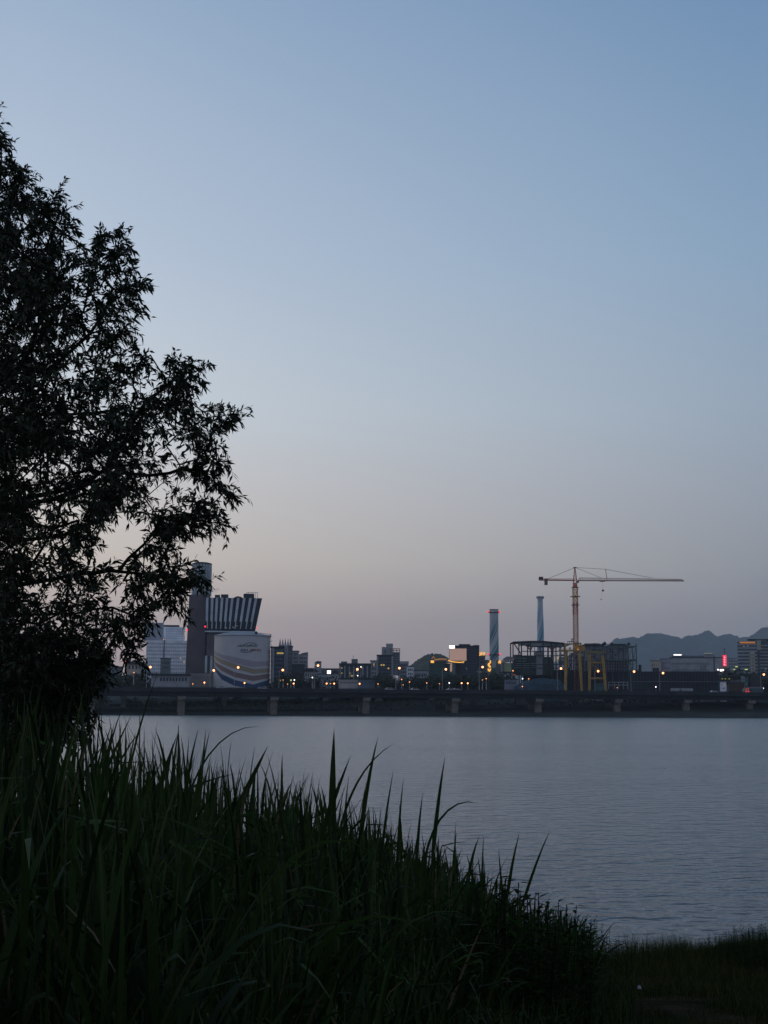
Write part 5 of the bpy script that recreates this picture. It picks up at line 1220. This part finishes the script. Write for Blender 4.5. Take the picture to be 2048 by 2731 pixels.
# scrap of white litter
p = P(1705, 2587, 16.0); zc = float(ground_z(p.x, 16))
m = MB(); m.add([(p.x-.02, 16, zc+.12), (p.x+.025, 16.02, zc+.11), (p.x+.02, 16.06, zc+.14), (p.x-.005, 16.03, zc+.155), (p.x-.022, 16.05, zc+.13)], [(0, 1, 2), (0, 2, 3), (0, 3, 4)])
tag(m.build('litter_scrap', mat('paper', (.25, .27, .27), .9), org=(p.x, 16, zc)), 'tiny crumpled white scrap lying in the short grass', 'litter')

# ------------------------------------------------------------------ big tree on the left
OUT = [(330, 4), (365, 14), (400, 18), (430, 22), (452, 84), (480, 80), (510, 60), (522, 188), (545, 190), (595, 192), (633, 186), (645, 215), (622, 350), (663, 335), (700, 338), (730, 362), (755, 306), (766, 405), (800, 380),
       (840, 378), (882, 362), (933, 366), (945, 470), (967, 560), (1017, 525), (1080, 523), (1095, 645), (1131, 630), (1163, 592), (1190, 600), (1226, 616), (1245, 575), (1290, 600), (1321, 630), (1370, 612), (1407, 604), (1425, 560),
       (1443, 488), (1490, 468), (1502, 500), (1547, 572), (1592, 500), (1647, 500), (1655, 410), (1700, 388), (1768, 386), (1775, 316), (1796, 271), (1836, 255), (1922, 249), (1960, 220), (2010, 150), (2060, 40)]
oy = sorted(OUT)
HOLES = [[(300, 1370), (392, 1365), (392, 1430), (366, 1480), (330, 1510), (280, 1512), (258, 1440), (280, 1400)], [(395, 1272), (455, 1280), (500, 1272), (480, 1300), (420, 1330), (395, 1310)],
         [(378, 1000), (420, 992), (425, 1035), (395, 1045)], [(540, 1110), (520, 1165), (560, 1170), (575, 1130)], [(505, 1040), (560, 1040), (610, 1085), (550, 1095)], [(250, 1690), (330, 1720), (340, 1765), (300, 1770)],
         [(395, 1440), (430, 1480), (440, 1530), (400, 1500)], [(452, 1180), (520, 1200), (520, 1245), (455, 1225)], [(215, 655), (300, 690), (290, 640)], [(160, 985), (190, 960), (215, 985), (180, 1030)], [(270, 1560), (330, 1560), (300, 1610)],
         [(520, 1290), (560, 1300), (545, 1370), (520, 1340)]]
def inpoly(x, y, P_):
    c = False; j = len(P_)-1
    for i in range(len(P_)):
        if (P_[i][1] > y) != (P_[j][1] > y) and x < (P_[j][0]-P_[i][0])*(y-P_[i][1])/(P_[j][1]-P_[i][1])+P_[i][0]: c = not c
        j = i
    return c
def xright(y):
    return float(np.interp(y, [p[0] for p in oy], [p[1] for p in oy]))
TY = 13.5
tg = np.random.default_rng(5)
att = []
def dens(x, y):
    base = 1.0
    if 1200 < y < 1700 and 60 < x < 340: base = .42
    if 930 < y < 1060 and 90 < x < 300: base = .55
    if x > 180: base = .62
    if x > 330: base = .5
    if y > 1740: base = 1.5
    d_ = xright(y)-x
    if d_ < 90: base = min(base, .8)
    return base
while len(att) < 2150:
    y = tg.uniform(335, 2050); x = tg.uniform(-60, 660); xr = xright(y)
    if x > xr-8-34*math.sin(min(1, max(0, (xr-60)/80))*1.57) or any(inpoly(x, y, h_) for h_ in HOLES): continue
    nz_ = .5+.5*math.sin(x*.045+2*math.sin(y*.031))*math.sin(y*.05+1.5*math.sin(x*.027))
    if tg.random() > dens(x, y)*(.12+.88*nz_**1.6 if xr-x < 230 else .5+.5*nz_): continue
    thick = min(2.3, .35+(xr-x)/F*TY*1.6)
    att.append(P(x, y, TY+tg.uniform(-thick, thick)))
# the low skirt of the crown, down into the reeds
for _ in range(330):
    y = tg.uniform(1700, 1985); x = tg.uniform(-50, 1) + tg.uniform(0, 1)*(330-(y-1700)*.33)
    att.append(P(x, y, TY+tg.uniform(-1.1, .9)))
# sprigs that stand out of the outline
for (ax, ay), (bx_, by_), n_ in (((2, 400), (6, 340), 7), ((10, 420), (22, 372), 5), ((40, 520), (78, 448), 12), ((30, 500), (52, 462), 6), ((70, 545), (84, 478), 7), ((110, 590), (163, 500), 16), ((120, 570), (128, 530), 6), ((150, 600), (190, 545), 9), ((150, 610), (192, 592), 8),
        ((250, 680), (322, 606), 14), ((240, 670), (275, 628), 7), ((290, 690), (352, 622), 12), ((290, 700), (338, 662), 9), ((280, 720), (345, 698), 8), ((270, 730), (362, 724), 11), ((300, 775), (388, 750), 10), ((310, 790), (404, 766), 12), ((300, 810), (378, 800), 9), ((300, 830), (378, 838), 9), ((290, 880), (360, 880), 8), ((300, 930), (366, 930), 8),
        ((330, 990), (402, 945), 14), ((440, 1040), (462, 940), 14), ((460, 1020), (512, 962), 10), ((480, 1020), (563, 965), 12), ((470, 1050), (540, 1010), 11), ((470, 1070), (521, 1078), 11), ((380, 1090), (460, 1080), 14), ((560, 1140), (640, 1095), 13), ((560, 1130), (625, 1120), 11), ((520, 1110), (580, 1090), 9), ((500, 1150), (590, 1162), 10), ((510, 1190), (600, 1190), 9), ((530, 1240), (616, 1224), 12), ((500, 1260), (560, 1262), 8),
        ((560, 1280), (632, 1320), 13), ((545, 1270), (590, 1310), 9), ((500, 1320), (545, 1370), 10), ((530, 1340), (604, 1406), 14), ((520, 1370), (560, 1424), 10), ((440, 1380), (470, 1480), 16), ((400, 1440), (440, 1480), 10), ((420, 1400), (520, 1400), 16), ((400, 1530), (500, 1503), 16), ((430, 1540), (574, 1548), 14), ((420, 1570), (500, 1592), 12), ((420, 1600), (498, 1648), 12), ((340, 1610), (410, 1660), 12), ((330, 1640), (385, 1700), 12), ((340, 1700), (386, 1766), 12)):
    n_ = max(3, int(n_*.55))
    for k in range(n_):
        t_ = (k+.5)/n_; x = ax+(bx_-ax)*t_+tg.normal(0, 9*(1.2-t_)); y = ay+(by_-ay)*t_+tg.normal(0, 9*(1.2-t_)); att.append(P(x, y, TY+tg.uniform(-.35, .35)))
# the part of the crown outside the frame
for _ in range(1500):
    a = tg.uniform(0, 6.28); e = tg.uniform(-.6, 1.45); rr_ = tg.uniform(.3, 1)**.5
    c = Vector((-4.7+3.0*rr_*math.cos(a)*math.cos(e), 14.2+2.6*rr_*math.sin(a)*math.cos(e), 5.2+5.2*rr_*math.sin(e)))
    if c.x/c.y*F+1024 > -60 or c.z < 2.5: continue
    att.append(c)
nodes_ = []; parent = []; fixed = []
def addn(p, par): nodes_.append(Vector(p)); parent.append(par); return len(nodes_)-1
bx0, by0 = -4.6, 14.0; bz0 = float(ground_z(bx0, by0))-.2
k = addn((bx0, by0, bz0), -1); k = addn((bx0-.05, by0, bz0+.8), k); base1 = addn((bx0+.05, by0, bz0+1.5), k)
b2n = addn((bx0-.1, by0+.05, bz0+2.5), base1); b3 = addn((bx0+.05, by0, bz0+3.7), b2n); b4 = addn((bx0+.2, by0, bz0+5.0), b3); b5 = addn((bx0+.35, by0+.1, bz0+6.4), b4); b6 = addn((bx0+.3, by0+.1, bz0+7.8), b5)
def limb(start, pts, dy=0):
    k = start
    for j, (px, py) in enumerate(pts):
        k = addn(P(px, py, TY+dy*(j+1)/len(pts)), k)
    return k
limb(b4, [(-60, 1200), (20, 1120), (76, 1080), (112, 1025), (148, 975), (195, 930), (240, 890), (280, 830), (300, 770)], .4)
limb(b4, [(-90, 1060), (-20, 1030), (55, 975), (90, 900), (120, 820), (130, 720), (140, 620), (160, 560)], -.5)
limb(b5, [(-80, 900), (-20, 780), (10, 650), (30, 540), (40, 480)], 0)
limb(b3, [(-60, 1330), (60, 1330), (160, 1310), (240, 1280), (290, 1245), (318, 1205), (339, 1158), (365, 1105), (393, 1068), (443, 1032), (480, 990)], .2)
limb(b3, [(-80, 1350), (40, 1350), (150, 1330), (250, 1285), (330, 1262), (400, 1268), (452, 1262), (485, 1250), (520, 1253), (575, 1270), (600, 1310)], -.4)
limb(b2n, [(-70, 1560), (50, 1560), (140, 1545), (210, 1530), (262, 1527), (289, 1522), (316, 1524), (343, 1527), (400, 1532), (450, 1538), (500, 1545)], -.2)
limb(len(nodes_)-5, [(343, 1488), (384, 1452), (410, 1420), (430, 1380)], 0)
limb(b2n, [(-60, 1640), (60, 1640), (150, 1637), (200, 1637), (250, 1625), (300, 1620), (350, 1640)], .4)
limb(b3, [(-70, 1430), (60, 1440), (160, 1430), (230, 1400), (280, 1375), (300, 1365)], .6)
limb(base1, [(-80, 1760), (40, 1770), (140, 1790), (200, 1830), (230, 1880), (240, 1930)], -.3)
limb(base1, [(-60, 1700), (60, 1700), (160, 1700), (240, 1750), (300, 1800), (320, 1834)], .3); limb(len(nodes_)-2, [(325, 1790), (345, 1830)], .3)
limb(b4, [(-60, 1120), (60, 1110), (130, 1105), (190, 1105), (260, 1100), (330, 1090)], .8)
pos = np.array([list(p) for p in nodes_]); depth = [0.0]*len(nodes_)
for i in range(1, len(nodes_)): depth[i] = depth[parent[i]]+(nodes_[i]-nodes_[parent[i]]).length
att = [Vector(a) for a in att]; root_ = Vector((bx0, by0, bz0+3))
att.sort(key=lambda a: min((a-nodes_[j]).length for j in range(0, len(pos), 1)))
buf = np.zeros((len(att)*4+len(pos), 3)); buf[:len(pos)] = pos; dp = np.zeros(len(buf)); dp[:len(pos)] = depth; cnt = len(pos)
tips = []
for a in att:
    an = np.array(a); d = np.linalg.norm(buf[:cnt]-an, axis=1); sc_ = d+.06*dp[:cnt]; sc_[:3] += 5; j = int(sc_.argmin()); L = d[j]
    nseg = 1 if L < .35 else (2 if L < .8 else 3); prev = j; p0 = buf[j].copy()
    for s in range(1, nseg+1):
        t_ = s/nseg; q = p0+(an-p0)*t_
        if s < nseg: q = q+tg.normal(0, .045*L, 3)+np.array([0, 0, .05*L])
        dp[cnt] = dp[prev]+np.linalg.norm(q-buf[prev]); buf[cnt] = q; parent.append(prev); prev = cnt; cnt += 1
    tips.append(prev)
buf = buf[:cnt]; par = np.array(parent)
wt = np.zeros(cnt)
for t_ in tips: wt[t_] += 1
for i in range(cnt-1, 0, -1): wt[par[i]] += wt[i]
rad = np.minimum(.0030*np.maximum(wt, 1)**.40, .17); rad[:4] = [.2, .18, .17, .16]
# tubes as one mesh
i_ = np.arange(1, cnt); p0 = buf[par[i_]]; p1 = buf[i_]; d = p1-p0; ln_ = np.linalg.norm(d, axis=1)[:, None]+1e-9; d = d/ln_
ref = np.where(np.abs(d[:, 2:3]) < .9, np.array([[0, 0, 1.0]]), np.array([[1.0, 0, 0]])); a = np.cross(d, ref); a /= np.linalg.norm(a, axis=1)[:, None]; b2 = np.cross(d, a)
K = 6; vs = []
r1 = np.minimum(rad[par[i_]], rad[i_]*1.5)
for c_, rr_ in ((p0, r1), (p1, rad[i_])):
    for k in range(K):
        t_ = 2*math.pi*k/K; vs.append(c_+(a*math.cos(t_)+b2*math.sin(t_))*rr_[:, None])
v = np.stack(vs, 1).reshape(-1, 3); f = np.array([[k, (k+1) % K, K+(k+1) % K, K+k] for k in range(K)])
f = (np.arange(cnt-1)[:, None, None]*2*K+f[None]).reshape(-1, 4)
bt = thing('riverside_tree', 'large dark willow-leaved tree overhanging the water on the left', 'tree', (bx0, by0, bz0))
np_mesh('trunk', v, f, bark, bt, org=(bx0, by0, bz0), smooth=True)
# twigs with narrow leaves
TV = []; LV = []
tipn = np.array(tips); tp = buf[tipn]; dr = tp-buf[par[tipn]]; dr /= np.linalg.norm(dr, axis=1)[:, None]+1e-9
nt_ = len(tipn); G = tg
for rep in range(3):
    dd = dr*.6+G.normal(0, .55, (nt_, 3))+np.array([.08, 0, .03]); dd /= np.linalg.norm(dd, axis=1)[:, None]; tl = G.uniform(.06, .17, nt_)
    droop = G.uniform(.0, .35, nt_)
    st_ = tp-dr*.05*rep; pts = []
    NS = 7
    for k in range(NS+1):
        s = k/NS; pts.append(st_+dd*(tl*s)[:, None]+np.array([0, 0, -1.0])*(droop*tl*s*s)[:, None])
    for k in range(NS):
        pass
    A = pts[0]; B = pts[-1]; sd = np.cross(B-A, [0, 1.0, 0]); sd /= np.linalg.norm(sd, axis=1)[:, None]+1e-9
    mid = pts[NS//2]
    for (u_1, u_2) in ((A, mid), (mid, B)): TV.append(np.stack([u_1-sd*.0022, u_1+sd*.0022, u_2+sd*.0015, u_2-sd*.0015], 1).reshape(-1, 3))
    for k in range(1, NS+1):
        c = pts[k]; tan = pts[k]-pts[k-1]; tan /= np.linalg.norm(tan, axis=1)[:, None]+1e-9
        for q_ in range(1 if k < NS else 2):
            o_ = G.normal(0, 1, (nt_, 3)); o_ -= tan*np.sum(o_*tan, 1)[:, None]; o_ /= np.linalg.norm(o_, axis=1)[:, None]+1e-9
            d_ = tan*.75+o_*.75+np.array([0, 0, -.18]); d_ /= np.linalg.norm(d_, axis=1)[:, None]; ll = G.uniform(.05, .10, nt_)[:, None]
            w_ = np.cross(d_, o_+G.normal(0, .4, (nt_, 3))); w_ /= np.linalg.norm(w_, axis=1)[:, None]+1e-9; w_ = w_*ll*.15
            LV.append(np.stack([c, c+d_*ll*.4+w_, c+d_*ll+np.array([0, 0, -1])*ll*.15, c+d_*ll*.4-w_], 1).reshape(-1, 3))
V = np.concatenate(LV); np_mesh('crown', V, np.arange(len(V)).reshape(-1, 4), treeleaf, bt, org=(bx0, by0, bz0))
V = np.concatenate(TV); np_mesh('twigs', V, np.arange(len(V)).reshape(-1, 4), bark, bt, org=(bx0, by0, bz0))

# each city block stands square to its own street, which runs away from the river
for r, px_, py_ in FACE:
    th = -math.atan2(px_, py_)
    if abs(th) < .03: continue
    d = Vector(r.location)-Vector((px_, py_, 0)); c_, s_ = math.cos(th), math.sin(th)
    r.location = (px_+c_*d.x-s_*d.y, py_+s_*d.x+c_*d.y, r.location.z); r.rotation_euler.z = th

# ------------------------------------------------------------------ haze
hz = bpy.data.materials.new('haze'); hz.use_nodes = True; nt = hz.node_tree; nt.nodes.clear()
ou = nt.nodes.new('ShaderNodeOutputMaterial'); pv = nt.nodes.new('ShaderNodeVolumePrincipled')
pv.inputs['Color'].default_value = (.74, .89, 1.0, 1); pv.inputs['Density'].default_value = 9e-5; pv.inputs['Anisotropy'].default_value = 0.0
nt.links.new(pv.outputs[0], ou.inputs['Volume'])
m = MB(); m.box(-4700, 4700, -100, 8600, -3, 520); tag(m.build('haze', hz), kind='stuff')

# ------------------------------------------------------------------ sky, sun
wd = bpy.data.worlds.new('World'); scn.world = wd; wd.use_nodes = True; nt = wd.node_tree; nt.nodes.clear()
def s2l(c): return tuple(((v/255)/12.92 if v/255 <= .04045 else ((v/255+.055)/1.055)**2.4) for v in c)
out = nt.nodes.new('ShaderNodeOutputWorld'); bg = nt.nodes.new('ShaderNodeBackground')
tc = nt.nodes.new('ShaderNodeTexCoord'); sp = nt.nodes.new('ShaderNodeSeparateXYZ'); nt.links.new(tc.outputs['Generated'], sp.inputs[0])
def mt(op, a_, c_=None, d_=None, clamp=False):
    q = nt.nodes.new('ShaderNodeMath'); q.operation = op; q.use_clamp = clamp
    for i_, v_ in enumerate((a_, c_, d_)):
        if v_ is None: continue
        if isinstance(v_, (int, float)): q.inputs[i_].default_value = v_
        else: nt.links.new(v_, q.inputs[i_])
    return q.outputs[0]
el = mt('MULTIPLY', mt('ARCSINE', sp.outputs[2]), 180/math.pi); az = mt('MULTIPLY', mt('ARCTAN2', sp.outputs[0], sp.outputs[1]), 180/math.pi)
elf = mt('DIVIDE', el, 90, clamp=True)
GAIN_L = {0: (1.85, 1.62, 1.42), 2.8: (1.78, 1.60, 1.42), 5.9: (1.43, 1.39, 1.28), 9: (1.3, 1.27, 1.2), 12.1: (1.24, 1.23, 1.19), 18.2: (1.15, 1.13, 1.12)}
GAIN_R = {0: (1.4, 1.26, 1.13), 2.8: (1.36, 1.24, 1.13), 5.9: (1.32, 1.26, 1.16), 9: (1.24, 1.2, 1.15), 12.1: (1.17, 1.15, 1.14), 18.2: (1.11, 1.11, 1.11)}
_s2l = s2l
def ramp(stops):
    G = GAIN_L if stops is LEFT else GAIN_R
    gl = [(d_, tuple(a*b for a, b in zip(_s2l(c_), G.get(d_, (1, 1, 1))))) for d_, c_ in stops]
    stops = gl; s2l = lambda c: c
    cr = nt.nodes.new('ShaderNodeValToRGB'); cr.color_ramp.interpolation = 'EASE' if False else 'LINEAR'; e = cr.color_ramp.elements
    e[0].position = 0; e[0].color = (*s2l(stops[0][1]), 1); e[1].position = 1; e[1].color = (*s2l(stops[-1][1]), 1)
    for d_, c_ in stops[1:-1]: q = e.new(d_/90); q.color = (*s2l(c_), 1)
    nt.links.new(elf, cr.inputs['Fac']); return cr.outputs['Color']
LEFT = [(0, (150, 140, 145)), (2.8, (172, 160, 160)), (5.9, (200, 190, 184)), (9, (202, 200, 202)), (12.1, (200, 207, 215)), (18.2, (182, 196, 213)), (28.2, (158, 180, 206)), (45, (112, 138, 172)), (90, (80, 103, 140))]
RIGHT = [(0, (112, 118, 132)), (2.8, (126, 130, 142)), (5.9, (139, 146, 157)), (9, (145, 156, 171)), (12.1, (147, 164, 181)), (18.2, (135, 161, 187)), (28.2, (112, 145, 182)), (45, (82, 110, 148)), (90, (62, 84, 120))]
def mixc(f_in, a_, b_):
    mx = nt.nodes.new('ShaderNodeMix'); mx.data_type = 'RGBA'
    if isinstance(f_in, float): mx.inputs[0].default_value = f_in
    else: nt.links.new(f_in, mx.inputs[0])
    for s_, v_ in ((6, a_), (7, b_)):
        if isinstance(v_, tuple): mx.inputs[s_].default_value = v_
        else: nt.links.new(v_, mx.inputs[s_])
    return mx.outputs[2]
fz = mt('DIVIDE', mt('ADD', az, 15.5), 31, clamp=True)
col = mixc(fz, ramp(LEFT), ramp(RIGHT))
# away from the sunset (behind the camera) the dusk sky is much darker
back = mt('DIVIDE', mt('SUBTRACT', mt('ABSOLUTE', mt('ADD', az, 25)), 45), 60, clamp=True)
col = mixc(back, col, mixc(mt('DIVIDE', el, 70, clamp=True), (0.36, 0.41, 0.54, 1), (0.14, 0.19, 0.30, 1)))
sky = nt.nodes.new('ShaderNodeTexSky'); sky.sky_type = 'NISHITA'; sky.sun_disc = False; sky.sun_elevation = R(-2); sky.sun_rotation = R(-72)
sk = nt.nodes.new('ShaderNodeMix'); sk.data_type = 'RGBA'; sk.blend_type = 'ADD'; sk.inputs[0].default_value = .02
nt.links.new(col, sk.inputs[6]); nt.links.new(sky.outputs['Color'], sk.inputs[7])
nt.links.new(sk.outputs[2], bg.inputs['Color']); bg.inputs['Strength'].default_value = 1.0
nt.links.new(bg.outputs[0], out.inputs['Surface'])
sl = bpy.data.lights.new('sun', 'SUN'); sl.energy = .22; sl.angle = R(20); sl.color = (1, .75, .6); so = bpy.data.objects.new('sun', sl); COL.objects.link(so)
dv = Vector((-math.sin(R(72)), math.cos(R(72)), math.tan(R(4)))); so.rotation_euler = dv.to_track_quat('Z', 'Y').to_euler()

# ------------------------------------------------------------------ render settings
scn.view_settings.view_transform = 'Standard'; scn.view_settings.look = 'None'; scn.view_settings.exposure = 0; scn.view_settings.gamma = 1
cy = scn.cycles; cy.max_bounces = 5; cy.volume_bounces = 0; cy.diffuse_bounces = 2; cy.glossy_bounces = 2; cy.transmission_bounces = 2; cy.transparent_max_bounces = 6
cy.sample_clamp_indirect = 1.0; cy.caustics_reflective = False; cy.caustics_refractive = False
